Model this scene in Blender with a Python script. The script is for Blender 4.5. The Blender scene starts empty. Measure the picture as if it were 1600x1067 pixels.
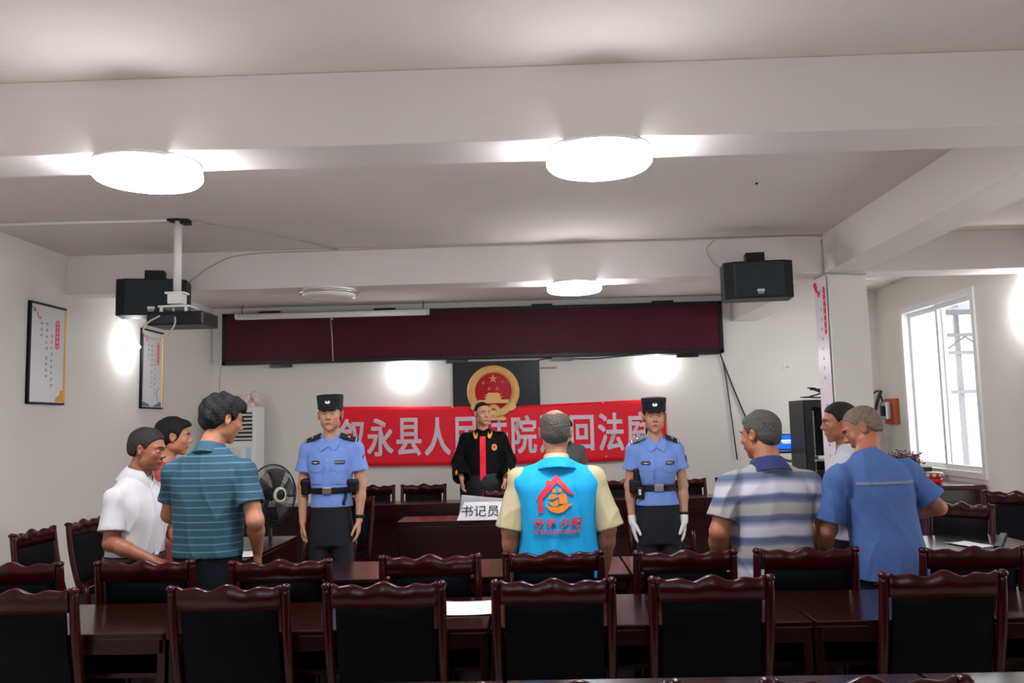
import bpy, math, random
import numpy as np
from mathutils import Vector, Matrix

# ------------------------------------------------------------------ camera, world, exposure
S = bpy.context.scene
COL = S.collection
HC = 1.62
FPX = 1320.0
yaw, pit, rol = map(math.radians, (1.254, 5.649, 1.357))
cam_d = bpy.data.cameras.new('camera'); cam = bpy.data.objects.new('camera', cam_d); COL.objects.link(cam)
cam_d.sensor_width = 36; cam_d.lens = FPX*36/1600; cam_d.clip_start = .05; cam_d.clip_end = 300
_F = Vector((-math.sin(yaw)*math.cos(pit), math.cos(yaw)*math.cos(pit), math.sin(pit)))
_r0 = Vector((math.cos(yaw), math.sin(yaw), 0)); _u0 = _r0.cross(_F)
_R = _r0*math.cos(rol)-_u0*math.sin(rol); _U = _u0*math.cos(rol)+_r0*math.sin(rol)
cam.matrix_world = Matrix(((_R.x,_U.x,-_F.x,0),(_R.y,_U.y,-_F.y,0),(_R.z,_U.z,-_F.z,HC),(0,0,0,1)))
S.camera = cam
S.view_settings.view_transform = 'Standard'; S.view_settings.look = 'None'
S.view_settings.gamma = 1; S.view_settings.use_curve_mapping = False
S.view_settings.exposure = 2.55
S.cycles.use_denoising = True
S.cycles.max_bounces = 8; S.cycles.diffuse_bounces = 6
S.cycles.sample_clamp_indirect = 6
W = bpy.data.worlds.new('sky'); S.world = W; W.use_nodes = True
bg = W.node_tree.nodes['Background']; bg.inputs[0].default_value = (.93,.96,1,1); bg.inputs[1].default_value = 1.0

LAMP_E = 13.0      # ceiling lamp diffusers
BULB_E = 26.0     # bare wall bulbs

# ------------------------------------------------------------------ helpers
rnd = random.Random(5)
PI = math.pi
def mat(name, col, rough=.6, metal=0, bump=0, bscale=40, var=0, vscale=6, emit=None, es=1, spec=.5, coat=0):
    m = bpy.data.materials.new(name); m.use_nodes = True
    nt = m.node_tree; b = nt.nodes['Principled BSDF']
    b.inputs['Base Color'].default_value = (*col,1); b.inputs['Roughness'].default_value = rough
    b.inputs['Metallic'].default_value = metal; b.inputs['Specular IOR Level'].default_value = spec
    b.inputs['Coat Weight'].default_value = coat; b.inputs['Coat Roughness'].default_value = .12
    tc = nt.nodes.new('ShaderNodeTexCoord')
    if bump:
        n = nt.nodes.new('ShaderNodeTexNoise'); n.inputs['Scale'].default_value = bscale; n.inputs['Detail'].default_value = 4
        nt.links.new(tc.outputs['Object'], n.inputs['Vector'])
        bp = nt.nodes.new('ShaderNodeBump'); bp.inputs['Strength'].default_value = bump; bp.inputs['Distance'].default_value = .01
        nt.links.new(n.outputs['Fac'], bp.inputs['Height']); nt.links.new(bp.outputs[0], b.inputs['Normal'])
    if var:
        n = nt.nodes.new('ShaderNodeTexNoise'); n.inputs['Scale'].default_value = vscale; n.inputs['Detail'].default_value = 5
        nt.links.new(tc.outputs['Object'], n.inputs['Vector'])
        mx = nt.nodes.new('ShaderNodeMix'); mx.data_type = 'RGBA'
        mx.inputs[6].default_value = (*[c*(1-var) for c in col],1); mx.inputs[7].default_value = (*[min(1,c*(1+var)) for c in col],1)
        nt.links.new(n.outputs['Fac'], mx.inputs[0]); nt.links.new(mx.outputs[2], b.inputs['Base Color'])
    if emit:
        b.inputs['Emission Color'].default_value = (*emit,1); b.inputs['Emission Strength'].default_value = es
    return m
def stripes(name, stops, axis='Z', scale=1.0, rough=.8, repeat=True, distort=0.0):
    """colour bands along one object axis; stops=[(pos,col)...] over one period"""
    m = mat(name, (.5,.5,.5), rough, bump=.25, bscale=220); nt = m.node_tree; b = nt.nodes['Principled BSDF']
    tc = nt.nodes.new('ShaderNodeTexCoord'); sp = nt.nodes.new('ShaderNodeSeparateXYZ')
    nt.links.new(tc.outputs['Object'], sp.inputs[0])
    mu = nt.nodes.new('ShaderNodeMath'); mu.operation = 'MULTIPLY'; mu.inputs[1].default_value = scale
    nt.links.new(sp.outputs[axis], mu.inputs[0]); last = mu.outputs[0]
    if distort:
        mm = nt.nodes.new('ShaderNodeMath'); mm.operation = 'MULTIPLY_ADD'; mm.inputs[1].default_value = distort
        ax = nt.nodes.new('ShaderNodeMath'); ax.operation = 'ABSOLUTE'; nt.links.new(sp.outputs['X'], ax.inputs[0])
        nt.links.new(ax.outputs[0], mm.inputs[0]); nt.links.new(last, mm.inputs[2]); last = mm.outputs[0]
    if repeat:
        fr = nt.nodes.new('ShaderNodeMath'); fr.operation = 'FRACT'; nt.links.new(last, fr.inputs[0]); last = fr.outputs[0]
    r = nt.nodes.new('ShaderNodeValToRGB'); cr = r.color_ramp
    while len(cr.elements) > 1: cr.elements.remove(cr.elements[0])
    cr.elements[0].position = stops[0][0]; cr.elements[0].color = (*stops[0][1],1)
    for p,c in stops[1:]:
        e = cr.elements.new(p); e.color = (*c,1)
    nt.links.new(last, r.inputs[0]); nt.links.new(r.outputs[0], b.inputs['Base Color'])
    return m

def tag(o, label=None, cat=None, group=None, kind=None):
    if label: o['label'] = label
    if cat: o['category'] = cat
    if group: o['group'] = group
    if kind: o['kind'] = kind
    return o
def thing(name, label, cat, loc=(0,0,0), rz=0, group=None):
    o = bpy.data.objects.new(name, None); COL.objects.link(o); o.empty_display_size = .1
    o.location = loc; o.rotation_euler = (0,0,rz); return tag(o, label, cat, group)
def dup(root, loc, rz, label=None, group=None):
    r = root.copy(); COL.objects.link(r); r.location = loc; r.rotation_euler = (0,0,rz)
    if label: r['label'] = label
    if group: r['group'] = group
    for ch in list(root.children):
        c = ch.copy(); COL.objects.link(c); c.parent = r
        for g in list(ch.children):
            d = g.copy(); COL.objects.link(d); d.parent = c
    return r
def link(name, me, m, parent=None, loc=None, rot=None):
    o = bpy.data.objects.new(name, me); COL.objects.link(o)
    for x in (m if isinstance(m,(list,tuple)) else [m]): me.materials.append(x)
    if parent: o.parent = parent
    if loc: o.location = loc
    if rot: o.rotation_euler = rot
    return o
class MB:
    def __init__(s): s.v=[]; s.f=[]; s.mi=[]; s.cur=0; s.sm=[]
    def _add(s, vs, fs, smooth=False):
        n=len(s.v); s.v += [tuple(p) for p in vs]
        for f in fs: s.f.append(tuple(i+n for i in f)); s.mi.append(s.cur); s.sm.append(smooth)
        return s
    def box(s, x0,x1,y0,y1,z0,z1, M=None):
        vs=[Vector((x,y,z)) for x in (x0,x1) for y in (y0,y1) for z in (z0,z1)]
        if M is not None: vs=[M@v for v in vs]
        return s._add(vs, [(0,1,3,2),(4,6,7,5),(0,4,5,1),(2,3,7,6),(0,2,6,4),(1,5,7,3)])
    def obox(s, c, sz, M=None):
        M2 = Matrix.Translation(c) @ (M.to_4x4() if M is not None else Matrix.Identity(4))
        return s.box(-sz[0]/2,sz[0]/2,-sz[1]/2,sz[1]/2,-sz[2]/2,sz[2]/2, M2)
    def tube(s, pts, r, n=8, close=True, sm=False):
        pts=[Vector(p) for p in pts]
        if sm and len(pts)>2:
            q=[]
            for i in range(len(pts)-1):
                p0=pts[max(i-1,0)];p1=pts[i];p2=pts[i+1];p3=pts[min(i+2,len(pts)-1)]
                for k in range(6):
                    t=k/6; q.append(.5*((2*p1)+(p2-p0)*t+(2*p0-5*p1+4*p2-p3)*t*t+(3*p1-p0-3*p2+p3)*t**3))
            pts=q+[pts[-1]]
        rs = r if isinstance(r,(list,tuple)) else [r]*len(pts); rings=[]
        up=None
        for i,p in enumerate(pts):
            d=(pts[min(i+1,len(pts)-1)]-pts[max(i-1,0)])
            if d.length<1e-9: d=Vector((0,0,1))
            d.normalize()
            if up is None: up = Vector((0,0,1)) if abs(d.z)<.9 else Vector((0,1,0))
            a=d.cross(up)
            if a.length<1e-4: a=d.orthogonal()
            a.normalize(); b=a.cross(d); up=b
            rings.append([p+(a*math.cos(2*PI*k/n)+b*math.sin(2*PI*k/n))*rs[i] for k in range(n)])
        vs=[v for rg in rings for v in rg]; fs=[]
        for i in range(len(pts)-1):
            for k in range(n): fs.append((i*n+k,i*n+(k+1)%n,(i+1)*n+(k+1)%n,(i+1)*n+k))
        if close: fs += [tuple(range(n))[::-1], tuple((len(pts)-1)*n+k for k in range(n))]
        return s._add(vs,fs,True)
    def lathe(s, prof, c=(0,0,0), n=32, M=None, a0=0, a1=2*PI):
        full = abs(a1-a0-2*PI)<1e-6; m = n if full else n+1
        vs=[]
        for r,z in prof:
            for k in range(m):
                a=a0+(a1-a0)*k/n; v=Vector((r*math.cos(a),r*math.sin(a),z))
                if M is not None: v=M@v
                vs.append(v+Vector(c))
        fs=[]
        for i in range(len(prof)-1):
            for k in range(n if full else n): fs.append((i*m+k,i*m+(k+1)%m,(i+1)*m+(k+1)%m,(i+1)*m+k))
        return s._add(vs,fs,True)
    def sphere(s, c, r, n=14, m=8, M=None):
        rr = r if isinstance(r,(tuple,list)) else (r,r,r)
        vs=[];fs=[]
        for i in range(m+1):
            t=PI*i/m
            for k in range(n):
                a=2*PI*k/n; v=Vector((rr[0]*math.sin(t)*math.cos(a),rr[1]*math.sin(t)*math.sin(a),rr[2]*math.cos(t)))
                if M is not None: v=M@v
                vs.append(v+Vector(c))
        for i in range(m):
            for k in range(n): fs.append((i*n+k,(i+1)*n+k,(i+1)*n+(k+1)%n,i*n+(k+1)%n))
        return s._add(vs,fs,True)
    def prism(s, poly, d0, d1, axis='y', M=None):
        """2D polygon extruded along an axis; poly in (x,z) for y, (y,z) for x, (x,y) for z"""
        def mk(p,d):
            a,b=p
            v = Vector((a,d,b)) if axis=='y' else Vector((d,a,b)) if axis=='x' else Vector((a,b,d))
            return M@v if M is not None else v
        n=len(poly); vs=[mk(p,d0) for p in poly]+[mk(p,d1) for p in poly]
        fs=[tuple(range(n)), tuple(range(2*n-1,n-1,-1))]+[(i,i+n,(i+1)%n+n,(i+1)%n) for i in range(n)]
        return s._add(vs,fs)
    def mesh(s, name):
        me=bpy.data.meshes.new(name); me.from_pydata(s.v,[],s.f); me.polygons.foreach_set('material_index',s.mi)
        me.polygons.foreach_set('use_smooth',s.sm); me.update()
        import bmesh
        b=bmesh.new(); b.from_mesh(me); bmesh.ops.recalc_face_normals(b,faces=b.faces); b.to_mesh(me); b.free()
        return me
    def obj(s, name, m, parent=None, bevel=0, loc=None, rot=None, seg=2):
        o=link(name, s.mesh(name), m, parent, loc, rot)
        if bevel:
            b=o.modifiers.new('bevel','BEVEL'); b.width=bevel; b.segments=seg; b.limit_method='ANGLE'; b.angle_limit=math.radians(40)
        return o
def structure(name, mb, m, **k): o=mb.obj(name,m,**k); o['kind']='structure'; return o
def text_mesh(txt, size=1, bold=0, extrude=.001, sx=1, align='CENTER'):
    cu=bpy.data.curves.new('t','FONT'); cu.body=txt; cu.size=size; cu.offset=bold; cu.extrude=extrude; cu.align_x=align; cu.resolution_u=4
    o=bpy.data.objects.new('t',cu); COL.objects.link(o); bpy.context.view_layer.update()
    me=bpy.data.meshes.new_from_object(o.evaluated_get(bpy.context.evaluated_depsgraph_get()))
    bpy.data.objects.remove(o); bpy.data.curves.remove(cu); me.materials.clear()
    for v in me.vertices: v.co.x*=sx
    return me
def text(name, txt, size, m, parent, loc, rot=(PI/2,0,0), bold=0, sx=1, extrude=.001, center=True):
    me=text_mesh(txt,size,bold,extrude,sx)
    if center:
        ys=[v.co.y for v in me.vertices]; xs=[v.co.x for v in me.vertices]; cy=(min(ys)+max(ys))/2; cx=(min(xs)+max(xs))/2
        for v in me.vertices: v.co.y-=cy; v.co.x-=cx
    return link(name,me,m,parent,loc,rot)
def text_into(mb, txt, size, cx, z, y, bold=0, sx=1, h=None):
    """append text triangles to a mesh builder, standing in the xz plane (read from -y side)"""
    me=text_mesh(txt,size,bold,.0,sx)
    xs=[v.co.x for v in me.vertices]; ys=[v.co.y for v in me.vertices]
    ox=(min(xs)+max(xs))/2; oy=(min(ys)+max(ys))/2; k=1
    if h: k=h/(max(ys)-min(ys))
    mb._add([(cx+(v.co.x-ox),y,z+(v.co.y-oy)*k) for v in me.vertices],[tuple(p.vertices) for p in me.polygons])
    bpy.data.meshes.remove(me)

# ------------------------------------------------------------------ materials
M_wall = mat('plaster_wall',(.78,.76,.71),.85,bump=.12,bscale=30,var=.03,vscale=1.2)
M_ceil = mat('ceiling_paint',(.72,.66,.625),.9,bump=.15,bscale=25,var=.05,vscale=.9)
M_beam = mat('beam_paint',(.74,.695,.67),.85,bump=.12,bscale=12,var=.03,vscale=1)
M_floor = mat('floor_tile',(.60,.56,.51),.35,var=.1)
M_wood = mat('cherry_wood',(.032,.0010,.0020),.28,var=.35,vscale=9,coat=.06,spec=.26)
M_wood2 = mat('dark_table_wood',(.016,.002,.0015),.3,var=.4,vscale=5,coat=.05,spec=.3)
M_top = mat('table_top_wood',(.016,.0032,.0018),.20,var=.35,vscale=7,coat=.1,spec=.35)
M_leather = mat('black_leather',(.0012,.002,.0036),.55,bump=.15,bscale=90,spec=.08)
M_black = mat('black_plastic',(.005,.005,.006),.45,spec=.3)
M_blackm = mat('black_metal',(.008,.009,.011),.4,spec=.3)
M_navy = mat('speaker_grille',(.010,.020,.027),.7,bump=.4,bscale=500)
M_white = mat('white_plastic',(.80,.80,.78),.4)
M_alu = mat('window_aluminium',(.82,.83,.82),.35)
M_paper = mat('white_paper',(.85,.85,.87),.7)
M_silver = mat('silver',(.62,.62,.62),.3,metal=1)
M_gold = mat('gold_relief',(.88,.55,.20),.45,metal=.1,bump=.5,bscale=60)
M_goldth = mat('gold_thread',(.75,.38,.02),.5)
M_redglo = mat('red_enamel',(.52,.0,.010),.4,spec=.2)
M_redcl = mat('red_banner_cloth',(.95,.0,.022),.6,var=.06,vscale=3)
M_bantx = mat('banner_lettering',(.84,.68,.76),.7)
M_lamp = mat('lamp_diffuser_lit',(.9,.9,.9),.4,emit=(.96,.96,1),es=LAMP_E)
M_lampoff = mat('lamp_diffuser_unlit',(.72,.70,.62),.25,spec=.6)
M_bulb = mat('bulb_lit',(.9,.9,.9),.4,emit=(.97,.97,1),es=BULB_E)
M_glass = bpy.data.materials.new('window_glass'); M_glass.use_nodes=True
_n=M_glass.node_tree; _n.nodes.clear(); _o=_n.nodes.new('ShaderNodeOutputMaterial'); _t=_n.nodes.new('ShaderNodeBsdfTransparent'); _g=_n.nodes.new('ShaderNodeBsdfGlossy')
_g.inputs['Roughness'].default_value=.02; _x=_n.nodes.new('ShaderNodeMixShader'); _x.inputs[0].default_value=.05
_n.links.new(_t.outputs[0],_x.inputs[1]); _n.links.new(_g.outputs[0],_x.inputs[2]); _n.links.new(_x.outputs[0],_o.inputs[0])
M_red = mat('red_print',(.75,.02,.05),.6)
M_pink = mat('pink_print',(.80,.12,.22),.6)
M_ink = mat('grey_ink',(.22,.22,.22),.7)
M_orange = mat('orange_print',(.95,.22,.01),.6)
M_cable = mat('grey_cable',(.45,.42,.36),.6)
M_bcable = mat('black_cable',(.02,.02,.02),.5)
# LED wall: fine dark-red grid
M_led = mat('led_matrix',(.05,.008,.014),.5,spec=.2)
_nt=M_led.node_tree; _b=_nt.nodes['Principled BSDF']; _tc=_nt.nodes.new('ShaderNodeTexCoord'); _bk=_nt.nodes.new('ShaderNodeTexBrick')
_mp=_nt.nodes.new('ShaderNodeMapping'); _mp.inputs['Rotation'].default_value=(PI/2,0,0)
_bk.offset=0; _bk.inputs['Scale'].default_value=1; _bk.inputs['Brick Width'].default_value=.031; _bk.inputs['Row Height'].default_value=.031
_bk.inputs['Mortar Size'].default_value=.004; _bk.inputs['Color1'].default_value=(.11,.004,.022,1); _bk.inputs['Color2'].default_value=(.09,.003,.018,1); _bk.inputs['Mortar'].default_value=(.03,.006,.013,1)
_nt.links.new(_tc.outputs['Object'],_mp.inputs[0]); _nt.links.new(_mp.outputs[0],_bk.inputs['Vector']); _nt.links.new(_bk.outputs['Color'],_b.inputs['Base Color'])

# ------------------------------------------------------------------ room shell
XL,XR,YB,YF,ZC,ZB = -4.27,4.577,-3.0,11.22,3.275,2.92
structure('floor', MB().box(XL-.2,XR+.2,YB-.2,YF+.2,-.1,0), M_floor)
structure('ceiling', MB().box(XL-.2,XR+.2,YB-.2,YF+.2,ZC,ZC+.15), M_ceil)
structure('wall_left', MB().box(XL-.2,XL,YB,YF,0,ZC), M_wall)
structure('wall_back', MB().box(XL-.2,XR+.2,YF,YF+.2,0,ZC), M_wall)
structure('wall_front', MB().box(XL-.2,-2.7,YB-.2,YB,0,ZC).box(-.7,.8,YB-.2,YB,0,ZC).box(2.5,XR+.2,YB-.2,YB,0,ZC).box(-2.7,-.7,YB-.2,YB,0,.95).box(-2.7,-.7,YB-.2,YB,2.85,ZC).box(.8,2.5,YB-.2,YB,0,.95).box(.8,2.5,YB-.2,YB,2.85,ZC), M_wall)
WY0,WY1,WZ0,WZ1 = 8.75,10.44,.985,2.90
structure('wall_right', MB().box(XR,XR+.2,YB,3.4,0,ZC).box(XR,XR+.2,5.1,WY0,0,ZC).box(XR,XR+.2,3.4,5.1,0,WZ0).box(XR,XR+.2,3.4,5.1,WZ1,ZC).box(XR,XR+.2,WY1,YF,0,ZC).box(XR,XR+.2,WY0,WY1,0,WZ0).box(XR,XR+.2,WY0,WY1,WZ1,ZC), M_wall)
structure('trim_1', MB().box(XL,XR,3.77,4.09,ZB,ZC), M_beam, bevel=.006)
structure('trim_2', MB().box(XL,XR,7.61,7.935,ZB,ZC), M_beam, bevel=.006)
structure('trim_3', MB().box(2.67,3.02,YB,3.77,ZB,ZC).box(2.67,3.02,4.09,7.61,ZB,ZC).box(2.67,3.02,7.935,YF,ZB,ZC), M_beam, bevel=.006)
structure('trim_4', MB().box(XL,XR,-.1,.22,ZB,ZC), M_beam, bevel=.006)
structure('trim_5', MB().box(2.70,3.045,7.61,7.94,0,ZB), M_wall, bevel=.006)
M_skirt = mat('dark_skirting',(.06,.03,.03),.4)
structure('baseboard_left', MB().box(XL,XL+.012,YB,YF,0,.12), M_skirt)
structure('baseboard_back', MB().box(XL,XR,YF-.012,YF,0,.12), M_skirt)

# window in the right wall: fixed frame, two sliding sashes, panes
def frame_mb(y0,y1,z0,z1,x0,x1,t):
    return MB().box(x0,x1,y0,y0+t,z0,z1).box(x0,x1,y1-t,y1,z0,z1).box(x0,x1,y0+t,y1-t,z0,z0+t).box(x0,x1,y0+t,y1-t,z1-t,z1)
w = structure('window_1', frame_mb(WY0-.03,WY1+.03,WZ0-.03,WZ1+.03,XR-.02,XR+.14,.07), M_alu, bevel=.004)
ym=(WY0+WY1)/2
for (a,b,x) in ((WY0+.03,ym+.04,XR+.02),(ym-.04,WY1-.03,XR+.065)):
    s_=frame_mb(a,b,WZ0+.04,WZ1-.04,x,x+.04,.055).obj('sash',M_alu,w,bevel=.003)
    MB().box(x+.017,x+.023,a+.05,b-.05,WZ0+.09,WZ1-.09).obj('pane',M_glass,s_)
w = structure('window_2', frame_mb(3.37,5.13,WZ0-.03,WZ1+.03,XR-.02,XR+.14,.07).box(XR+.02,XR+.08,4.22,4.28,WZ0,WZ1), M_alu, bevel=.004)  # unseen window, added to let more daylight into the near room
MB().box(XR+.04,XR+.046,3.43,5.07,WZ0+.04,WZ1-.04).obj('pane',M_glass,w)
for i_,(a,c) in enumerate(((-2.7,-.7),(.8,2.5))):  # two added windows behind the camera, lighting the beam face and people's backs
    w = structure('window_%d'%(3+i_), MB().box(a,a+.05,YB-.12,YB+.01,.95,2.85).box(c-.05,c,YB-.12,YB+.01,.95,2.85).box(a,c,YB-.12,YB+.01,.95,1.0).box(a,c,YB-.12,YB+.01,2.8,2.85).box((a+c)/2-.03,(a+c)/2+.03,YB-.1,YB-.02,1,2.8), M_alu)
    MB().box(a+.05,c-.05,YB-.06,YB-.055,1.0,2.8).obj('pane',M_glass,w)
# outside the window: neighbour column, ground, shed roof with steel posts
M_out = mat('bleached_concrete',(.80,.80,.76),.8,var=.05)
M_steel = mat('weathered_steel',(.12,.12,.125),.6)
structure('ground', MB().box(XR+.3,40,-10,60,-3.2,-3), mat('pale_concrete_yard',(.8,.8,.78),.9))
o=thing('porch_column','cream outdoor column standing just outside the window','column',(5.75,12.6,-3)); MB().box(-.22,.22,-.3,.3,0,8).obj('shaft',M_out,o); MB().box(-.3,.3,-.38,.38,7.6,8).obj('capital',M_out,o)
o=thing('market_shed','steel framed shed seen hazily through the window','shed',(0,0,0))
mb=MB()
for k in range(7):
    mb.box(12+k*2.2,12.12+k*2.2,24,24.12,-3,5.2)
mb.obj('posts',M_steel,o)
mb=MB()
for z in (2.2,3.3,3.8): mb.box(10,28,23.9,24,z,z+.10)
for k in range(12): mb.tube([(10+k*1.5,24,3.3),(10.75+k*1.5,24,3.8),(11.5+k*1.5,24,3.3)],.035,6)
mb.obj('truss',M_steel,o)
MB().prism([(23,4.3),(32,6.4),(32,6.5),(23,4.45)],8,30,'x').obj('roof',mat('grey_roof_sheet',(.05,.05,.055),.6),o)
MB().box(8,30,30,30.2,-3,3).obj('back_wall',M_out,o)

# ------------------------------------------------------------------ ceiling lamps and bulbs
def ceiling_lamp(x,y,lit,label,z=ZB):
    t=thing('ceiling_lamp',label,'ceiling light',(x,y,z),0,'round ceiling lamps under the beams')
    MB().lathe([(0,0),(.245,0),(.248,-.012),(.25,-.02),(.0,-.02)],n=48).obj('base_ring',M_white,t)
    MB().lathe([(0,-.018),(.243,-.018),(.25,-.03),(.252,-.065),(.238,-.082),(.18,-.093),(.09,-.098),(0,-.10)],n=48).obj('diffuser',M_lamp if lit else M_lampoff,t)
    if not lit: MB().lathe([(.262,-.028),(.272,-.03),(.272,-.044),(.264,-.05)],n=48).obj('chrome_ring',M_silver,t)
ceiling_lamp(-1.83,3.95,True,'large lit round ceiling lamp under the near beam, above the projector side')
ceiling_lamp(.35,3.95,True,'large lit round ceiling lamp under the near beam, towards the middle of the room')
ceiling_lamp(.42,7.77,True,'small looking lit round lamp under the far beam above the dark display board')
ceiling_lamp(-1.87,7.77,False,'unlit round ceiling lamp with chrome ring under the far beam')
ceiling_lamp(-1.83,.06,False,'unlit round ceiling lamp under the beam over the rear seats, left one')
ceiling_lamp(.35,.06,False,'unlit round ceiling lamp under the beam over the rear seats, right one')
def wall_bulb(loc,d,label):
    t=thing('wall_bulb',label,'wall lamp',loc,0,'bare bulbs on the walls')
    d=Vector(d).normalized(); q=d.to_track_quat('Z','Y').to_matrix()
    MB().lathe([(0,0),(.05,0),(.05,.012),(.028,.02),(.024,.06),(0,.06)],n=20,M=q).obj('socket',M_white,t)
    MB().lathe([(.0,.058),(.02,.06),(.028,.075),(.03,.12),(.026,.15),(.012,.165),(0,.168)],n=20,M=q).obj('bulb',M_bulb,t)
wall_bulb((-1.66,YF,2.36),(0,-1,0),'glowing bare bulb on the end wall left of the emblem board')
wall_bulb((1.67,YF,2.42),(0,-1,0),'glowing bare bulb on the end wall under the right part of the display board')
wall_bulb((XL,8.75,2.53),(1,0,0),'glowing bare bulb on the side wall beside the small framed poster')
wall_bulb((XR,7.82,2.55),(-1,0,0),'glowing bare bulb on the wall right of the window')

# ------------------------------------------------------------------ chairs
def crest(u):
    k=[(0,0),(.07,-.012),(.2,-.005),(.32,-.019),(.5,.008),(.68,-.019),(.8,-.005),(.93,-.012),(1,0)]
    for i in range(len(k)-1):
        if k[i][0]<=u<=k[i+1][0]:
            t=(u-k[i][0])/(k[i+1][0]-k[i][0]); t=t*t*(3-2*t); return k[i][1]*(1-t)+k[i+1][1]*t
def backy(z):   # rake of the back: top at y=0
    t=max(0,(z-.40)/.57); return .125*(1-t)**1.0 - .02*math.sin(PI*min(1,t))
def make_chair():
    t=thing('conference_chair','x','chair')
    mb=MB(); n=36; top=[];bot=[]
    ws=.225
    for i in range(n+1):
        u=i/n; x=-ws+2*ws*u; bow=-.018*math.sin(PI*u)
        top.append((x,bow,.965+crest(u))); bot.append((x,bow*.8,.865))
    vs=[];fs=[]
    for i in range(n+1):
        (x,b,z),(_,b2,z2)=top[i],bot[i]; y1=backy(.95)+b; y2=backy(.87)+b2
        vs += [(x,y1-.016,z-.004),(x,y1-.006,z+.004),(x,y1+.008,z+.003),(x,y1+.016,z-.006),(x,y2+.016,z2),(x,y2-.016,z2)]
    for i in range(n):
        for k in range(6): fs.append((i*6+k,i*6+(k+1)%6,(i+1)*6+(k+1)%6,(i+1)*6+k))
    fs += [tuple(range(6)),tuple(n*6+k for k in range(5,-1,-1))]
    mb._add(vs,fs,True); mb.obj('crest_rail',M_wood,t)
    MB().box(-ws,ws,backy(.5)-.012,backy(.5)+.012,.47,.52).obj('lower_rail',M_wood,t,bevel=.004)
    # padded back
    vs=[];fs=[];nx,nz=14,16
    for side in (0,1):
        for j in range(nz+1):
            for i in range(nx+1):
                u=i/nx;v=j/nz;x=(-.208+.416*u);z=.515+.355*v
                puff=(1-abs(2*u-1)**6)*(1-abs(2*v-1)**6)
                y=backy(z)-.018*math.sin(PI*u)*v+(-1 if side else 1)*(.006+.020*puff)
                vs.append((x,y,z))
    for side in (0,1):
        o0=side*(nx+1)*(nz+1)
        for j in range(nz):
            for i in range(nx):
                a=o0+j*(nx+1)+i; q=(a,a+1,a+nx+2,a+nx+1); fs.append(q if side else q[::-1])
    MB()._add(vs,fs,True).obj('back_pad',M_leather,t)
    for sx in (-1,1):
        pts=[(sx*(.245-.006*max(0,(.9-z))),backy(z) if z>.4 else .125-.10*((.4-z)/.4)**1.3,z) for z in (0,.1,.2,.3,.4,.5,.6,.7,.8,.88,.93,.955)]
        mb=MB(); mb.tube(pts,[.017,.018,.019,.02,.021,.021,.021,.021,.021,.020,.019,.017],10)
        mb.sphere((sx*.247,-.002,.957),(.021,.024,.016)); mb.obj('rear_leg',M_wood,t)
        MB().tube([(sx*.235,.53,0),(sx*.235,.535,.2),(sx*.235,.535,.42),(sx*.238,.52,.55),(sx*.24,.50,.63)],[.016,.018,.02,.019,.018],10).obj('front_leg',M_wood,t)
    MB().box(-.235,.235,.12,.145,.37,.43).box(-.235,.235,.515,.54,.37,.43).box(-.24,-.215,.13,.53,.37,.43).box(.215,.24,.13,.53,.37,.43).obj('seat_frame',M_wood,t,bevel=.004)
    MB().box(-.225,.225,.13,.53,.42,.485).obj('seat',M_leather,t,bevel=.025,seg=3)
    return t
chair0=make_chair(); used=[False]
def chair(x,y,rz,label,group,z=0):
    if not used[0]:
        used[0]=True; c=chair0; c.location=(x,y,z); c.rotation_euler=(0,0,rz); c['label']=label; c['group']=group; return c
    c=dup(chair0,(x,y,z),rz,label,group)
    if not group: del c['group']
    return c
G1='chairs of the nearer full row'; G2='chairs of the second full row'; G0='nearest chairs at the bottom edge'; G3='chairs behind the long bench'; G4='chairs along the sides'
row1=['leftmost, cut by the picture edge','second from left','third from left, by the white paper','fourth from left, behind the vest man','fifth from left','sixth from left, at the right']
for i,x in enumerate((-2.23,-1.315,-.65,.07,.735,1.70)):
    chair(x,3.66,[.01,-.01,0,.005,0,-.01][i],'dark cherry chair in the nearest full row, '+row1[i],G1)
row2=[(-2.72,4.42,'leftmost, cut by the left picture edge'),(-2.02,4.41,'just behind the man in the white shirt'),(-1.295,4.34,'between the teal polo man and the policeman'),(-.545,4.41,'in front of the clerk desk'),(.09,4.455,'directly behind the man in the blue vest'),(.755,4.385,'in front of the policewoman'),(1.365,4.39,'between striped and blue shirt men'),(2.16,4.31,'rightmost, beside the blue shirt man')]
for i,(x,y,l) in enumerate(row2): chair(x,y,[.02,0,.03,.0,0,.01,-.03,0][i],'dark cherry chair in the second row, '+l,G2)
for x,y,l in ((.10,2.22,'middle one of three'),(.82,2.22,'rightmost of three'),(-.55,2.2,'leftmost of three')): chair(x,y,0,'dark cherry chair top at the bottom picture edge, '+l,G0)
for x,l in ((-1.86,'just right of the policeman arm'),(-1.27,'left of the man in the black robe'),(.42,'between the vest man and the policewoman'),(1.05,'hidden mostly by the policewoman'),(1.70,'right of the policewoman'),(2.33,'behind the striped shirt man')):
    chair(x,9.80,PI,'dark cherry chair behind the long bench, '+l,G3)
chair(-.28,8.72,PI,'dark cherry chair right behind the clerk desk','')
chair(-1.80,8.25,PI-.12,'dark cherry chair standing right behind the policeman left of the clerk desk','')
chair(1.14,8.30,PI+.10,'dark cherry chair standing right behind the policewoman at the right','')
chair(-3.52,5.95,-PI/2,'dark cherry chair along the left wall, the nearer of two',G4)
chair(-3.50,6.60,-PI/2,'dark cherry chair along the left wall, right behind the white shirt man',G4)
chair(3.16,6.45,PI/2+.55,'dark cherry chair behind the blue shirt man, in front of the window cabinet',G4)
chair(4.02,7.25,PI/2+.65,'dark cherry chair at the right picture edge against the right wall',G4)

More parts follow.
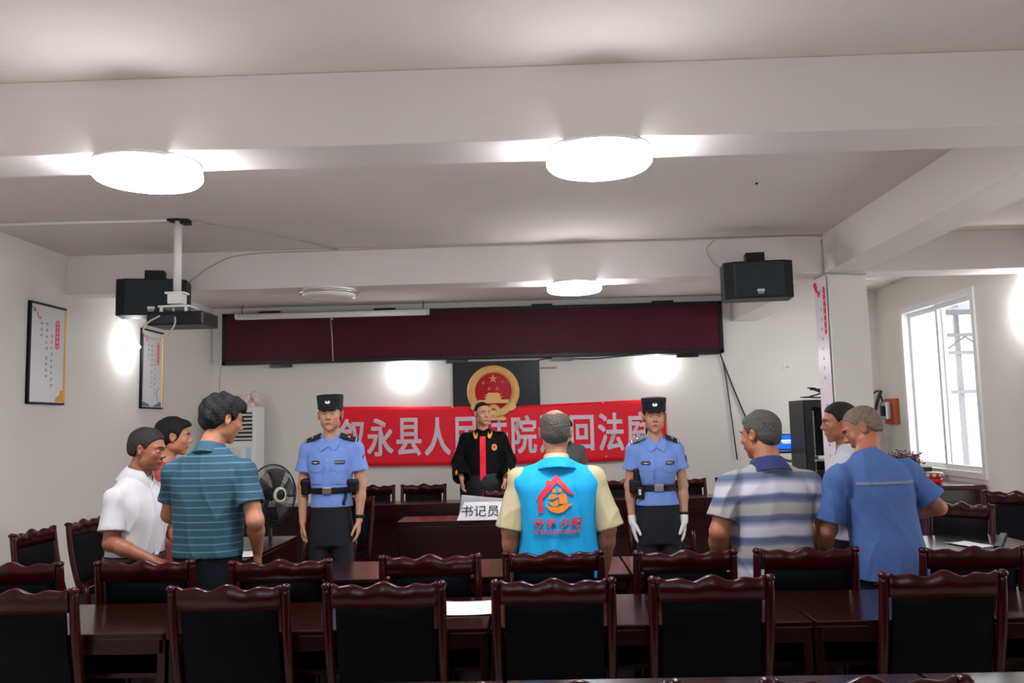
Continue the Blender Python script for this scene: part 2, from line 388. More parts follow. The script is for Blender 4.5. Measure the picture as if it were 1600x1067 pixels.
# ------------------------------------------------------------------ tables
def table(name,x0,x1,y0,y1,z,label,group=None,front='far',lip=True,rz=0,parent=None):
    cx,cy=(x0+x1)/2,(y0+y1)/2; t=thing(name,label,'table',(cx,cy,0),rz,group)
    w,d=(x1-x0)/2,(y1-y0)/2
    MB().box(-w,w,-d,d,z-.028,z).obj('table_top',M_top,t,bevel=.006)
    MB().box(-w+.02,w-.02,-d+.01,-d+.03,z-.09,z-.028).obj('apron',M_wood2,t)
    for sx in (-1,1): MB().box(sx*(w-.02)-.018,sx*(w-.02)+.018,-d+.03,d-.02,0,z-.03).obj('side_panel',M_wood2,t,bevel=.003)
    py=d-.08 if front=='far' else -d+.08
    MB().box(-w+.04,w-.04,py-.01,py+.01,.08,z-.03).obj('modesty_panel',M_wood2,t)
    MB().box(-w+.04,w-.04,-d+.12 if front=='far' else -d+.1,d-.1,z-.22,z-.2).obj('shelf',M_wood2,t)
    return t
xs=[-3.05,-1.625,-.21,1.185,2.60]
pos=['leftmost','under the gap left of the paper sheet','under the white paper sheet and behind the vest man chair','right one, under the blue shirt man']
for i in range(4):
    table('conference_table',xs[i]+.005,xs[i+1]-.005,3.745,4.40,.755,'dark red table between the chair rows, '+['leftmost','second from left, holding the white paper sheet','third from left, before the vest man','rightmost, before the blue shirt man'][i],'tables of the nearer row')
for i in range(3):
    x0=[-1.75,-.60,.55][i]
    table('conference_table',x0,x0+1.14,4.97,5.62,.755,'dark red glossy table before the standing people, '+['left one reflecting the red banner','middle one, before the vest man','right one, before the striped shirt man'][i],'tables of the second row')
for i in range(3):
    table('conference_table',xs[i+1]+.1,xs[i+2]+.09,2.36,2.98,.755,'dark table edge at the bottom of the picture, '+['left','middle','right'][i],'nearest tables at the bottom edge')
# long judges' bench
t=thing('judges_bench','long dark wooden bench with stepped front across the far end of the room','bench',(-.2,9.2,0))
MB().box(-3.15,3.15,-.28,.20,.785,.82).obj('bench_top',M_top,t,bevel=.006)
MB().box(-3.15,3.15,-.34,-.30,.70,.83).obj('front_rail',M_wood2,t,bevel=.008)
MB().box(-3.13,3.13,-.31,-.27,0,.70).obj('front_panel',M_wood2,t)
MB().box(-3.15,3.15,-.335,-.30,.50,.515).box(-3.15,3.15,-.345,-.30,.68,.70).obj('moulding',M_wood,t)
for x in (-3.12,-1.56,0,1.56,3.12): MB().box(x-.02,x+.02,-.3,.18,0,.785).obj('bench_support',M_wood2,t)
# clerk desk
t=table('clerk_desk',-1.24,.42,7.66,8.12,.78,'dark wooden clerk desk with white name card on top, in front of the long bench',front='near')
t['category']='desk'; MB().box(-.80,.80,-.235,-.225,.02,.70).box(-.82,.82,-.24,-.22,.70,.735).obj('front_panel',M_wood2,t,bevel=.003)
# side tables
table('side_table',-2.62,-1.95,5.75,7.0,.76,'dark side table at the left, its edge showing beside the teal polo man')
table('side_table',2.42,3.30,5.35,6.25,.76,'dark side table at the right with a bright sheet of paper on it')
MB().box(-.02,.02,-.35,.35,0,.022).obj('rim',M_black,thing('desk_tray','black raised rim of a tray lying on the right side table','tray',(3.12,5.85,.76),-.55),bevel=.003)
# papers
def paper(x,y,z,rz,label,sz=(.21,.297),curl=.004):
    mb=MB(); n=6; vs=[];fs=[]
    for j in range(n+1):
        for i in range(n+1):
            u=i/n-.5;v=j/n-.5; vs.append((u*sz[0],v*sz[1],.002+curl*(abs(2*u)**3)+curl*.5*math.sin(5*v)**2))
    for j in range(n):
        for i in range(n): a=j*(n+1)+i; fs.append((a,a+1,a+n+2,a+n+1))
    o=mb._add(vs,fs,True).obj('paper_sheet',M_paper,loc=(x,y,z),rot=(0,0,rz)); so=o.modifiers.new('s','SOLIDIFY'); so.thickness=.001
    tag(o,label,'paper'); return o
p=paper(-.33,4.12,.757,.03,'white ruled sheet of paper on the table in front of the nearer chairs',(.24,.30))
mb=MB()
for k in range(7): mb.box(-.10,.10,-.12+k*.035,-.118+k*.035,.0125,.0129)
mb.obj('ruled_lines',M_ink,p)
paper(2.86,5.75,.762,.3,'bright white sheet of paper on the right side table',(.16,.26))
paper(1.42,5.05,.757,-.1,'white paper on the second row table by the striped shirt man',(.20,.28))
paper(-2.05,6.0,.762,.1,'white paper on the left side table beside the teal polo man arm',(.21,.29))
paper(1.86,4.00,.757,.15,'small pale paper on the near table under the blue shirt man',(.08,.22))
tag(MB().box(-.014,.014,-.012,.012,0,.52).obj('plastic_strip',mat('beige_plastic',(.45,.36,.24),.5),loc=(-.135,3.58,0)),'beige upright plastic strip standing between the two middle nearest chairs','plastic strip')
# name card on the clerk desk
t=thing('name_card','folded white name card with black characters on the clerk desk','name card',(-.40,7.76,.78),-.02)
mb=MB(); mb._add([(-.30,-.08,0),(.30,-.08,0),(.24,-.01,.155),(-.235,-.01,.155)],[(0,1,2,3)]); mb.obj('front_leaf',M_paper,t).modifiers.new('s','SOLIDIFY').thickness=.002
mb=MB(); mb._add([(-.30,.07,0),(.30,.07,0),(.30,-.005,.16),(-.26,-.005,.22)],[(0,1,2,3)]); mb.obj('back_leaf',M_paper,t).modifiers.new('s','SOLIDIFY').thickness=.002
text('lettering','书记员',.112,M_black,t,(-.09,-.052,.078),(PI/2-.42,0,0),bold=-.0,sx=1.05)

# ------------------------------------------------------------------ display board, screen, emblem, banner
t=thing('led_display','long dark red dotted display board with black frame on the end wall','display board',(-.785,YF-.12,2.843))
L,Hh=3.318,.342
MB().box(-L,L,.02,.115,-Hh,Hh).obj('case',M_blackm,t)
MB().box(-L+.045,L-.045,0,.03,-Hh+.045,Hh-.045).obj('screen',M_led,t)
mb=MB(); mb.box(-L,L,-.012,.03,Hh-.05,Hh).box(-L,L,-.012,.03,-Hh,-Hh+.05).box(-L,-L+.05,-.012,.03,-Hh,Hh).box(L-.05,L,-.012,.03,-Hh,Hh); mb.obj('frame',M_blackm,t,bevel=.004)
for x in (-2.55,-.2,1.2,2.85): MB().box(x-.14,x+.14,.03,.115,-Hh-.045,-Hh).obj('bracket',M_wood2,t)
for x in (-2.7,-1.15,.95,2.55): MB().box(x-.14,x+.14,.03,.115,Hh,Hh+.03).obj('bracket',M_wood2,t)
t=thing('projection_screen','white rolled up projection screen hung before the display board','screen',(-2.60,10.98,3.13))
MB().tube([(-1.26,0,0),(1.26,0,0)],.034,16).obj('roller_case',M_white,t)
MB().box(-1.25,1.25,-.012,.012,-.045,-.02).obj('weight_bar',M_white,t)
for x in (-1.27,1.27): MB().tube([(x-.012,0,0),(x+.012,0,0)],.042,16).obj('end_cap',M_white,t)
for x in (-1.2,1.2): MB().tube([(x,0,.03),(x,0,.09),(x+.01,0,.143)],.006,6).obj('hook',M_black,t)
MB().tube([(-.02,-.01,-.06),(0,-.012,-.3),(.012,-.012,-.62)],.006,6).sphere((0,-.01,-.06),(.015,.015,.02)).obj('pull_cord',M_cable,t)
# dark board with emblem
t=thing('dark_board','black square glossy board behind the round emblem','board',(-.465,YF-.052,1.98))
MB().box(-.565,.565,0,.05,-.50,.48).obj('panel',mat('black_gloss_panel',(.002,.0035,.006),.3,spec=.2),t)
mb=MB(); mb.box(-.575,.575,-.008,.045,.47,.49).box(-.575,-.555,-.008,.045,-.5,.48).box(.555,.575,-.008,.045,-.5,.48); mb.obj('rim',M_blackm,t)
t=thing('national_emblem','round gold and red emblem with five stars and gate on the black board','emblem',(-.505,YF-.092,2.065))
RE=.345
MB().lathe([(0,.065),(.01,.065),(.245,.03),(.25,.03),(.25,0),(0,0)],n=64,M=Matrix.Rotation(PI/2,3,'X')).obj('red_disc',M_redglo,t)
mb=MB()
mb.lathe([(.24,.0),(.24,.055),(.262,.068),(.30,.072),(.335,.055),(.345,.03),(.345,0)],n=90,M=Matrix.Rotation(PI/2,3,'X'))
for k in range(84):
    a=2*PI*k/84
    if math.sin(a)<-.80: continue
    for rr,ln in ((.262,.030),(.292,.034),(.322,.03)):
        q=Matrix.Rotation(-a+(-.5 if math.cos(a)>0 else .5),3,'Y'); mb.sphere((rr*math.cos(a),-.072+.03*max(0,rr-.30)/.03*.5,rr*math.sin(a)),(ln*.5,.012,.006),8,4,M=Matrix.Rotation(-a,3,'Y')@Matrix.Rotation(.9 if math.cos(a)>0 else -.9,3,'Y'))
mb.obj('wheat_ring',M_gold,t)
def star(mb,cx,cz,r,y,rot=0):
    pts=[(cx+(r if k%2==0 else r*.40)*math.sin(rot+PI*k/5),cz+(r if k%2==0 else r*.40)*math.cos(rot+PI*k/5)) for k in range(10)]
    vs=[(cx,y-.018,cz)]+[(a,y,b) for a,b in pts]+[(a,y+.02,b) for a,b in pts]
    fs=[(0,i+1,(i+1)%10+1) for i in range(10)]+[(i+1,i+11,(i+1)%10+11,(i+1)%10+1) for i in range(10)]; mb._add(vs,fs)
for cx,cz,r,ro in ((0,.165,.062,0),(-.128,.115,.028,.5),(.128,.115,.028,-.5),(-.052,.035,.028,.25),(.052,.035,.028,-.25)):
    mb=MB(); star(mb,cx,cz,r,-.058,ro); mb.obj('star',M_gold,t)
mb=MB()
for (x0,x1,z0,z1,y) in ((-.20,.20,-.155,-.11,-.058),(-.105,.105,-.112,-.098,-.062),(-.10,.10,-.10,-.075,-.056),(-.118,.118,-.078,-.068,-.066),(-.085,.085,-.07,-.045,-.056),(-.10,.10,-.048,-.036,-.064),(-.07,.07,-.036,-.018,-.058),(-.06,-.054,-.036,-.006,-.06),(.054,.06,-.036,-.006,-.06)):
    mb.box(x0,x1,y-.006,-.03,z0,z1)
for k in range(5): mb.box(-.13+k*.065-.008,-.13+k*.065+.008,-.067,-.05,-.155,-.132)
mb.obj('gate_tower',M_gold,t)
mb=MB()
for k in range(18):
    a=2*PI*k/18; q=Matrix.Translation((0,-.06,-.255))@Matrix.Rotation(a,4,'Y'); mb.box(-.010,.010,-.012,.012,.072,.088,q)
mb.lathe([(.028,0),(.03,.018),(.07,.018),(.074,0)],c=(0,-.055,-.255),n=40,M=Matrix.Rotation(PI/2,3,'X')); mb.obj('gear',M_gold,t)
mb=MB()
for sx in (-1,1):
    pts=[(0,-.285),(.06,-.262),(.12,-.275),(.20,-.215),(.235,-.165),(.27,-.15),(.30,-.21),(.262,-.25),(.20,-.262),(.13,-.315),(.07,-.31),(0,-.318)]
    mb.prism([(sx*a,b) for a,b in pts],-.082,-.05,'y')
    mb.prism([(sx*a,b) for a,b in ((.0,-.325),(.05,-.345),(.13,-.325),(.17,-.36),(.13,-.385),(.04,-.375),(0,-.38))],-.07,-.04,'y')
mb.obj('ribbon',M_gold,t,bevel=.004)
# banner: slightly waved cloth with lettering
BY=YF-.072
def ban_y(x,z): return BY + .004*math.sin(3.1*x+2*z)+.0015*math.sin(7*x-5*z) - .0*z
t=thing('red_banner','long red cloth banner with pale lettering stretched below the emblem','banner',(0,0,0))
bx0,bx1=-2.56,1.745
nx,nz=90,14; vs=[];fs=[]
def ban_z(x,v):
    u=(x-bx0)/(bx1-bx0); zt=1.915+.035*math.sin(PI*u)*-1+.005*math.sin(9*u)-.012*math.exp(-((u-.53)/.05)**2); zb=1.135-.02*math.sin(PI*u)
    return zb+(zt-zb)*v
for j in range(nz+1):
    for i in range(nx+1):
        x=bx0+(bx1-bx0)*i/nx; z=ban_z(x,j/nz); vs.append((x,ban_y(x,z),z))
for j in range(nz):
    for i in range(nx): a=j*(nx+1)+i; fs.append((a,a+1,a+nx+2,a+nx+1))
o=MB()._add(vs,fs,True).obj('cloth',M_redcl,t); so=o.modifiers.new('s','SOLIDIFY'); so.thickness=.003; so.offset=0
for k,ch in enumerate('叙永县人民法院巡回法庭'):
    mb=MB(); cx=-2.385+.3785*k; [text_into(mb,ch,.44,dx,dz,0,bold=.002,sx=.80,h=.485 if ch not in '回' else .45) for dx,dz in ((0,0),(.008,.006),(-.008,.006),(.008,-.006),(-.008,-.006))]
    mb.v=[(cx+a,ban_y(cx+a,1.50+c)-.015,1.505-.010*math.sin(PI*k/10)+c) for a,b,c in mb.v]
    mb.obj('character',M_bantx,t)
mb=MB()
for x in (bx0+.02,-1.05,.93,bx1-.03): mb.sphere((x,BY-.012,ban_z(x,.98)),.010)
for x in (-.9,.95): mb.sphere((x,BY-.012,ban_z(x,.08)),.010)
mb.obj('pins',M_white,t)

# ------------------------------------------------------------------ framed posters and pillar poster
def poster(t,w,h,frame=True,seed=1,axis=1):
    """local: x along width, z up, front at -y"""
    r=random.Random(seed)
    if frame:
        MB().box(-w/2,w/2,-.012,.0,-h/2,h/2).obj('backing',M_black,t)
    MB().box(-w/2+.012,w/2-.012,-.015,-.010,-h/2+.012,h/2-.012).obj('print',mat('poster_paper',(.76,.78,.79) if frame else (.80,.74,.80),.3),t)
    if frame:
        mb=MB(); f=.018; mb.box(-w/2,w/2,-.028,0,h/2-f,h/2).box(-w/2,w/2,-.028,0,-h/2,-h/2+f).box(-w/2,-w/2+f,-.028,0,-h/2,h/2); mb.obj('frame',M_black,t,bevel=.003)
        MB().box(w/2-f,w/2,-.028,0,-h/2,h/2).obj('gilt_edge',M_gold,t)
    y=-.0165
    def glyph(mb,cx,cz,s):
        for _ in range(3): zz=cz+r.uniform(-.4,.4)*s; mb.box(cx-s*r.uniform(.25,.5),cx+s*r.uniform(.25,.5),y,y+.002,zz-s*.05,zz+s*.05)
        for _ in range(2): xx=cx+r.uniform(-.35,.35)*s; mb.box(xx-s*.05,xx+s*.05,y,y+.002,cz-s*r.uniform(.2,.5),cz+s*r.uniform(.2,.5))
    return glyph,y,r
def pill(mb,cx,z0,z1,r,y):
    pts=[(cx+r*math.cos(a),z1-r+r*math.sin(a)) for a in [PI*k/10 for k in range(11)]]+[(cx+r*math.cos(a),z0+r+r*math.sin(a)) for a in [PI+PI*k/10 for k in range(11)]]
    mb.prism(pts,y,y+.002,'y')
def framed(loc,rz,w,h,label,seed):
    t=thing('framed_poster',label,'poster',loc,rz,'framed posters on the left wall')
    glyph,y,r=poster(t,w,h,True,seed)
    mb=MB(); pill(mb,w*.27,h*.06,h*.36,w*.055,y); mb.obj('title_strip',M_pink,t)
    mb=MB()
    for k in range(6): glyph(mb,w*.27,h*(.33-.048*k),w*.06)
    for o in (mb.obj('title_lettering',M_paper,t),): o.location=(0,-.001,0)
    mb=MB()
    for k in range(9): glyph(mb,w*-.02,h*(.30-.06*k) if k<5 else h*(.26-.06*k),w*.055)
    for k in range(5): glyph(mb,w*.12,h*(-.06-.062*k),w*.055)
    for k in range(3): glyph(mb,w*-.17,h*(.30-.06*k),w*.055)
    mb.obj('lettering',M_ink,t)
    mb=MB()
    for k in range(4): glyph(mb,w*.12,h*(.19-.06*k),w*.055)
    for k in range(16): a=r.uniform(0,1); mb.sphere((-w*.42+a*w*.2+r.uniform(-.01,.01),y,h*(.44-a*.09)+r.uniform(-.012,.012)),(.009,.0015,.009),6,4)
    mb.obj('red_marks',M_pink,t)
    if seed==1: mb=MB(); mb.prism([(w*.26,-h*.47),(w*.46,-h*.47),(w*.46,-h*.35),(w*.38,-h*.36),(w*.37,-h*.40),(w*.26,-h*.43)],y,y+.002); mb.obj('ochre_patch',mat('ochre_print',(.8,.42,.04),.5),t)
    else:
        mb=MB(); mb.prism([(-w*.46,-h*.47),(-w*.1,-h*.47),(-w*.15,-h*.44),(-w*.4,-h*.41)],y,y+.002).prism([(w*.05,-h*.47),(w*.44,-h*.47),(w*.42,-h*.40),(w*.2,-h*.44)],y,y+.002); mb.tube([(w*.3,y,-h*.42),(w*.2,y,-h*.30),(w*.33,y,-h*.22)],.003,5); mb.obj('ink_boats',mat('ink_blue_print',(.15,.2,.3),.5),t)
framed((XL+.004,7.305,2.336),PI/2,.56,.88,'large black framed poster with ochre corner on the left wall, nearer one',1)
framed((XL+.004,9.365,2.336),PI/2,.54,.88,'black framed poster with blue ink boats on the left wall, further one beside the bulb',2)
t=thing('pillar_poster','tall narrow lavender poster with red title strip on the side of the pillar','poster',(2.697,7.775,1.95),-PI/2)
glyph,y,r=poster(t,.33,1.93,False,7)
mb=MB(); pill(mb,.095,.42,.86,.028,y); mb.obj('title_strip',M_red,t)
mb=MB()
for k in range(6): glyph(mb,.095,.80-.065*k,.03)
mb.obj('title_lettering',M_paper,t).location=(0,-.001,0)
mb=MB()
for k in range(8):
    if k not in (2,3): glyph(mb,.0,.66-.09*k,.034)
for k in range(6): glyph(mb,.01,-.22-.09*k,.034)
mb.obj('lettering',M_ink,t)
mb=MB()
for k in (2,3): glyph(mb,.0,.66-.09*k,.034)
for k in range(2): glyph(mb,.01,-.76-.08*k,.034)
for k in range(40): a=r.uniform(0,1); mb.sphere((-.15+a*.13+r.uniform(-.02,.02),y,.93-a*.14+r.uniform(-.035,.02)),(.012,.0015,.012),6,4)
mb.tube([(-.16,y,.92),(-.08,y,.84),(-.02,y,.80),(.02,y,.84)],.004,5); mb.obj('red_blossom',M_red,t)

# ------------------------------------------------------------------ speakers, projector, cables
def speaker(loc,rz,label):
    t=thing('wall_speaker',label,'speaker',loc,rz,'black loudspeakers hung from the far beam')
    MB().prism([(-.29,-.12),(-.20,-.165),(.20,-.165),(.29,-.12),(.29,.12),(-.29,.12)],-.16,.16,'z').obj('cabinet',M_black,t,bevel=.006)
    MB().prism([(-.275,-.125),(-.195,-.168),(.195,-.168),(.275,-.125),(.275,-.115),(-.275,-.115)],-.145,.145,'z').obj('grille',M_navy,t)
    mb=MB(); mb.lathe([(.118,0),(.122,.004),(.126,0)],c=(-.04,-.166,0),n=36,M=Matrix.Rotation(PI/2,3,'X')); mb.obj('cone_ring',M_blackm,t)
    MB().box(-.02,.04,-.172,-.168,-.11,-.085).box(-.015,.035,-.172,-.168,-.125,-.118).obj('badge',M_silver,t)
    MB().box(-.08,.08,-.02,.10,.16,.26).box(-.03,.03,.06,.22,.20,.25).obj('bracket',M_black,t)
    return t
speaker((-3.32,7.33,2.80),.22,'black loudspeaker under the far beam at the left, behind the projector')
speaker((1.98,7.33,2.81),-.10,'black loudspeaker under the far beam at the right')
t=thing('ceiling_projector','dark projector hanging on a white pole from the ceiling','projector',(-2.72,6.40,0))
MB().tube([(0,0,2.70),(0,0,3.27)],.030,16).obj('pole',M_white,t)
MB().box(-.07,.02,-.05,.05,3.26,3.275).box(.03,.09,-.04,.04,3.235,3.27).obj('ceiling_plate',M_blackm,t)
MB().box(-.055,.055,-.05,.05,2.61,2.70).box(-.075,.075,-.055,.055,2.685,2.70).box(-.11,.13,-.09,.09,2.575,2.59).box(-.1,-.08,-.08,-.06,2.54,2.58).box(.09,.11,-.08,-.06,2.54,2.58).obj('mount',M_white,t,bevel=.002)
MB().box(-.17,.26,-.15,.17,2.43,2.535).obj('body',M_blackm,t,bevel=.012)
MB().box(-.15,.06,-.156,-.149,2.445,2.505).obj('port_panel',M_navy,t)
MB().tube([(-.06,-.16,2.50),(-.14,-.20,2.44),(-.16,-.21,2.37),(-.10,-.20,2.33),(0,-.19,2.35),(.06,-.17,2.44),(.02,-.12,2.56)],.007,8,sm=True).obj('cable_loop',M_cable,t)
def cable(pts,r,m,label,name='cable'):
    o=MB().tube(pts,r,6,sm=True).obj(name,m); tag(o,label,'cable'); return o
cable([(XL+.01,6.35,ZC-.01),(-3.5,6.36,ZC-.01),(-2.80,6.38,ZC-.01)],.012,M_white,'white cable duct across the ceiling from left wall to projector')
cable([(-2.68,6.40,ZC-.012),(-2.2,6.9,ZC-.008),(-1.75,7.60,ZC-.01)],.006,M_cable,'thin cable on the ceiling running from projector to the far beam')
cable([(-3.1,7.55,2.99),(-2.9,7.60,3.15),(-2.6,7.60,3.24),(-1.75,7.60,3.255),(0,7.60,3.26),(1.4,7.60,3.262),(2.62,7.60,3.262),(2.655,7.60,3.2),(2.66,7.60,2.95),(2.665,7.59,2.915),(3.0,7.60,2.90),(3.04,7.60,2.91)],.006,M_cable,'long grey cable pinned along the top of the far beam to the pillar')
cable([(1.70,7.60,3.255),(1.62,7.59,3.16),(1.68,7.55,3.02),(1.80,7.5,2.93)],.005,M_cable,'short grey cable looping from the beam down to the right speaker')
cable([(3.05,7.95,2.93),(3.6,9.2,3.10),(4.55,10.5,3.262)],.006,M_cable,'thin cable on the ceiling beyond the pillar by the window')
cable([(2.50,YF-.02,2.50),(2.55,YF-.02,2.3),(2.60,YF-.02,1.8),(2.66,YF-.02,1.1)],.008,M_bcable,'straight black cable hanging down the end wall right of the display board')
cable([(2.50,YF-.03,2.50),(2.60,YF-.02,2.2),(2.76,YF-.02,1.75),(2.95,YF-.02,1.3),(3.08,YF-.02,1.05)],.010,M_bcable,'thick black cable slanting down the end wall to the laptop shelf')
cable([(.08,YF-.02,2.46),(.25,YF-.02,2.49),(.8,YF-.02,2.47),(1.4,YF-.02,2.50),(2.3,YF-.02,2.49),(2.5,YF-.02,2.5)],.007,M_bcable,'black cable running along the bottom of the display board')
cable([(-4.10,YF-.02,2.55),(-4.15,YF-.02,2.5),(-4.17,YF-.02,2.2),(-4.15,YF-.02,1.9)],.005,M_cable,'thin beige cable hanging down above the air conditioner')
tag(MB().box(0,.22,-.012,0,-.012,.012).obj('wood_strip',mat('raw_wood',(.5,.32,.12),.7),loc=(.12,YF,2.365)),'short raw wood strip on the wall right of the black board','wood strip')
for (x,z,l) in ((3.38,2.30,'white wall socket on the end wall left of the pillar'),):
    t=thing('wall_socket',l,'socket',(x,YF-.012,z)); MB().box(-.055,.055,0,.012,-.045,.045).obj('plate',M_white,t,bevel=.003); MB().box(-.02,-.012,-.002,.0,-.02,.0).box(.012,.02,-.002,0,-.02,0).box(-.004,.004,-.002,0,.008,.02).obj('slots',M_black,t)

# ------------------------------------------------------------------ air conditioner, fan
t=thing('standing_air_conditioner','white floor standing air conditioner behind the teal polo man','air conditioner',(-3.78,10.85,0))
MB().box(-.27,.27,-.18,.2,0,1.93).obj('cabinet',M_white,t,bevel=.02,seg=3)
MB().box(-.20,.23,-.185,-.17,1.50,1.86).obj('outlet',mat('ac_dark_slot',(.03,.03,.03),.7),t)
for k in range(7): MB().obox((.015,-.19,1.53+k*.05),(.44,.035,.012),Matrix.Rotation(.5,3,'X')).obj('louver',M_white,t)
MB().box(.15,.22,-.187,-.18,1.22,1.42).obj('energy_label',mat('blue_label',(.45,.62,.8),.6),t)
MB().box(-.2,.1,-.187,-.18,1.3,1.42).obj('display_panel',mat('ac_panel',(.62,.70,.62),.4),t)
M_bag=mat('clear_pink_plastic',(.75,.62,.60),.4)
mb=MB(); rr=random.Random(4)
for k in range(22): mb.sphere((rr.uniform(-.12,.12),rr.uniform(-.08,.08),rr.uniform(.02,.20)*(1-abs(rr.uniform(-.5,.5)))),(rr.uniform(.03,.07),.03,rr.uniform(.02,.06)),8,6,M=Matrix.Rotation(rr.uniform(0,3),3,'Y'))
o=mb.obj('plastic_bag',M_bag,loc=(-3.70,10.85,1.93)); tag(o,'crumpled pale pink plastic bag on top of the air conditioner','bag')
t=thing('stand_fan','black stand fan turned aside, right of the teal polo man','fan',(-2.25,7.25,0),.98)
MB().lathe([(0,0),(.2,0),(.2,.02),(.05,.05),(0,.05)],n=32).obj('base',M_black,t)
MB().tube([(0,0,.03),(0,0,.95)],.016,12).obj('pole',M_blackm,t)
MX=Matrix.Rotation(PI/2,3,'X')
MB().lathe([(0,.0),(.06,.01),(.075,.06),(.06,.16),(0,.17)],c=(0,.17,1.08),n=24,M=MX).obj('motor',M_black,t)
mb=MB()
RF=.252
for k in range(72):
    a=2*PI*k/72; c,s=math.cos(a),math.sin(a)
    mb.tube([(.055*c,-.115,1.08+.055*s),(.16*c,-.105,1.08+.16*s),(.225*c,-.07,1.08+.225*s),(RF*c,-.02,1.08+RF*s),(.22*c,.035,1.08+.22*s),(.08*c,.05,1.08+.08*s)],.0016,4,False)
for r_,y_ in ((.10,-.113),(.165,-.104),(.215,-.078)): mb.tube([(r_*math.cos(2*PI*k/48),y_,1.08+r_*math.sin(2*PI*k/48)) for k in range(49)],.0022,5,False)
mb.tube([(RF*math.cos(2*PI*k/64),-.02,1.08+RF*math.sin(2*PI*k/64)) for k in range(65)],.006,8,False); mb.obj('cage',M_blackm,t)
mb=MB(); mb.lathe([(.0,.012),(.035,.012),(.062,.0),(.062,-.012),(0,-.012)],c=(0,-.118,1.08),n=32,M=MX); mb.obj('badge',M_black,t)
mb=MB(); mb.lathe([(.045,.014),(.052,.018),(.066,.006),(.066,-.006),(.045,-.004)],c=(0,-.118,1.08),n=32,M=MX); mb.obj('badge_ring',mat('pale_green_ring',(.62,.66,.48),.4),t)
M_blade=mat('smoky_grey_plastic',(.07,.065,.062),.4)
for k in range(5):
    a0=2*PI*k/5; vs=[];fs=[]
    for i in range(6):
        r_=.045+.175*i/5
        for j in range(5):
            a=a0+(-.28+.14*j)*(1+.5*i/5)+.25*i/5; vs.append((r_*math.cos(a),-.05+.035*(j/4-.5)*1.2,1.08+r_*math.sin(a)))
    for i in range(5):
        for j in range(4): b=i*5+j; fs.append((b,b+1,b+6,b+5))
    o=MB()._add(vs,fs,True).obj('blade',M_blade,t); o.modifiers.new('s','SOLIDIFY').thickness=.003

# ------------------------------------------------------------------ network cabinet, laptop, things by the window
t=thing('network_cabinet','tall black metal equipment cabinet with glass door left of the pillar','cabinet',(3.42,10.15,0))
MB().box(-.28,.30,-.25,.3,0,.06).box(-.28,.30,-.25,.3,1.78,1.83).box(-.28,-.26,-.25,.3,.06,1.78).box(.28,.3,-.25,.3,.06,1.78).box(-.26,.28,.28,.3,.06,1.78).obj('cabinet_shell',M_blackm,t,bevel=.004)
mb=MB(); mb.box(-.27,-.19,-.27,-.25,.06,1.8).box(.22,.29,-.27,-.25,.06,1.8).box(-.19,.22,-.27,-.25,1.74,1.8).box(-.19,.22,-.27,-.25,.06,.12); d=mb.obj('door',M_blackm,t,bevel=.003)
mb=MB()
for k in range(60): mb.box(-.178,-.168,-.262,-.255,.15+k*.026,.163+k*.026)
mb.obj('rack_holes',M_silver,t)
_gs=mat('grey_shelf',(.25,.26,.27),.5); MB().box(-.24,.25,-.2,.25,1.12,1.14).obj('shelf',_gs,t); MB().box(-.24,.25,-.2,.25,.75,.77).obj('shelf',_gs,t)
MB().box(-.12,.02,-.18,0,1.14,1.18).obj('switch_box',M_white,t,bevel=.01)
MB().box(-.20,.22,-.2,.2,.95,1.02).obj('device',M_black,t); MB().box(-.20,.22,-.2,.2,.3,.55).obj('device',M_black,t)
mb=MB()
for k,(a,b) in enumerate(((.05,.10),(-.25,.14),(.35,.18),(-.1,.22))): mb.obox((-.08+.04*k,0,.03+.035*k),(.26,.16,.012),Matrix.Rotation(a,3,'Y')@Matrix.Rotation(b,3,'Z'))
tag(mb.obj('clutter',M_blackm,loc=(3.40,10.05,1.83)),'pile of black brackets and boards on top of the equipment cabinet','clutter')
t=thing('shelf_stand','black wall arm shelf carrying the laptop, left of the cabinet','shelf',(3.20,10.60,1.20))
MB().box(-.22,.27,-.15,.15,0,.015).obj('tray',M_black,t); MB().tube([(.05,0,0),(.05,.1,-.1),(.05,.3,-.12),(.05,.60,-.1)],.018,8).obj('arm',M_black,t)
t=thing('laptop','small open laptop with bright blue screen on the wall shelf','laptop',(3.16,10.62,1.215),-.06)
MB().box(-.15,.15,-.13,.07,0,.018).obj('keyboard_base',M_silver,t)
MR=Matrix.Translation((0,.07,.018))@Matrix.Rotation(-.18,4,'X')
MB().box(-.15,.15,-.0,.012,0,.20,MR).obj('lid',M_black,t)
s_=MB().box(-.138,.138,-.003,0,.012,.188,MR).obj('screen',mat('screen_blue',(.0,.05,.3),.3,emit=(.01,.10,.55),es=.28),t)
MB().box(-.07,.07,-.005,-.003,.10,.125,MR).box(-.05,.05,-.005,-.003,.08,.09,MR).obj('screen_text',mat('screen_white',(.8,.9,1),.3,emit=(.7,.9,1),es=.2),s_)
t=thing('wall_first_box','red orange box with silver device fixed on the right wall left of the window','wall box',(XR,10.85,1.70))
t.name='wall_box'
MB().box(-.05,0,-.17,.17,-.18,.14).obj('backing',mat('red_orange_paint',(.55,.09,.03),.5),t,bevel=.005)
MB().box(-.12,-.05,-.06,.12,-.12,.10).obj('device',M_silver,t,bevel=.01); MB().box(-.14,-.12,-.03,.08,-.08,.05).obj('handle',M_black,t,bevel=.01)
cable([(XR-.03,11.0,1.62),(XR-.06,11.05,1.85),(XR-.08,11.1,1.95),(XR-.15,11.15,1.9),(XR-.22,11.15,1.85)],.012,M_bcable,'black cables tangled on the wall beside the red orange wall box')
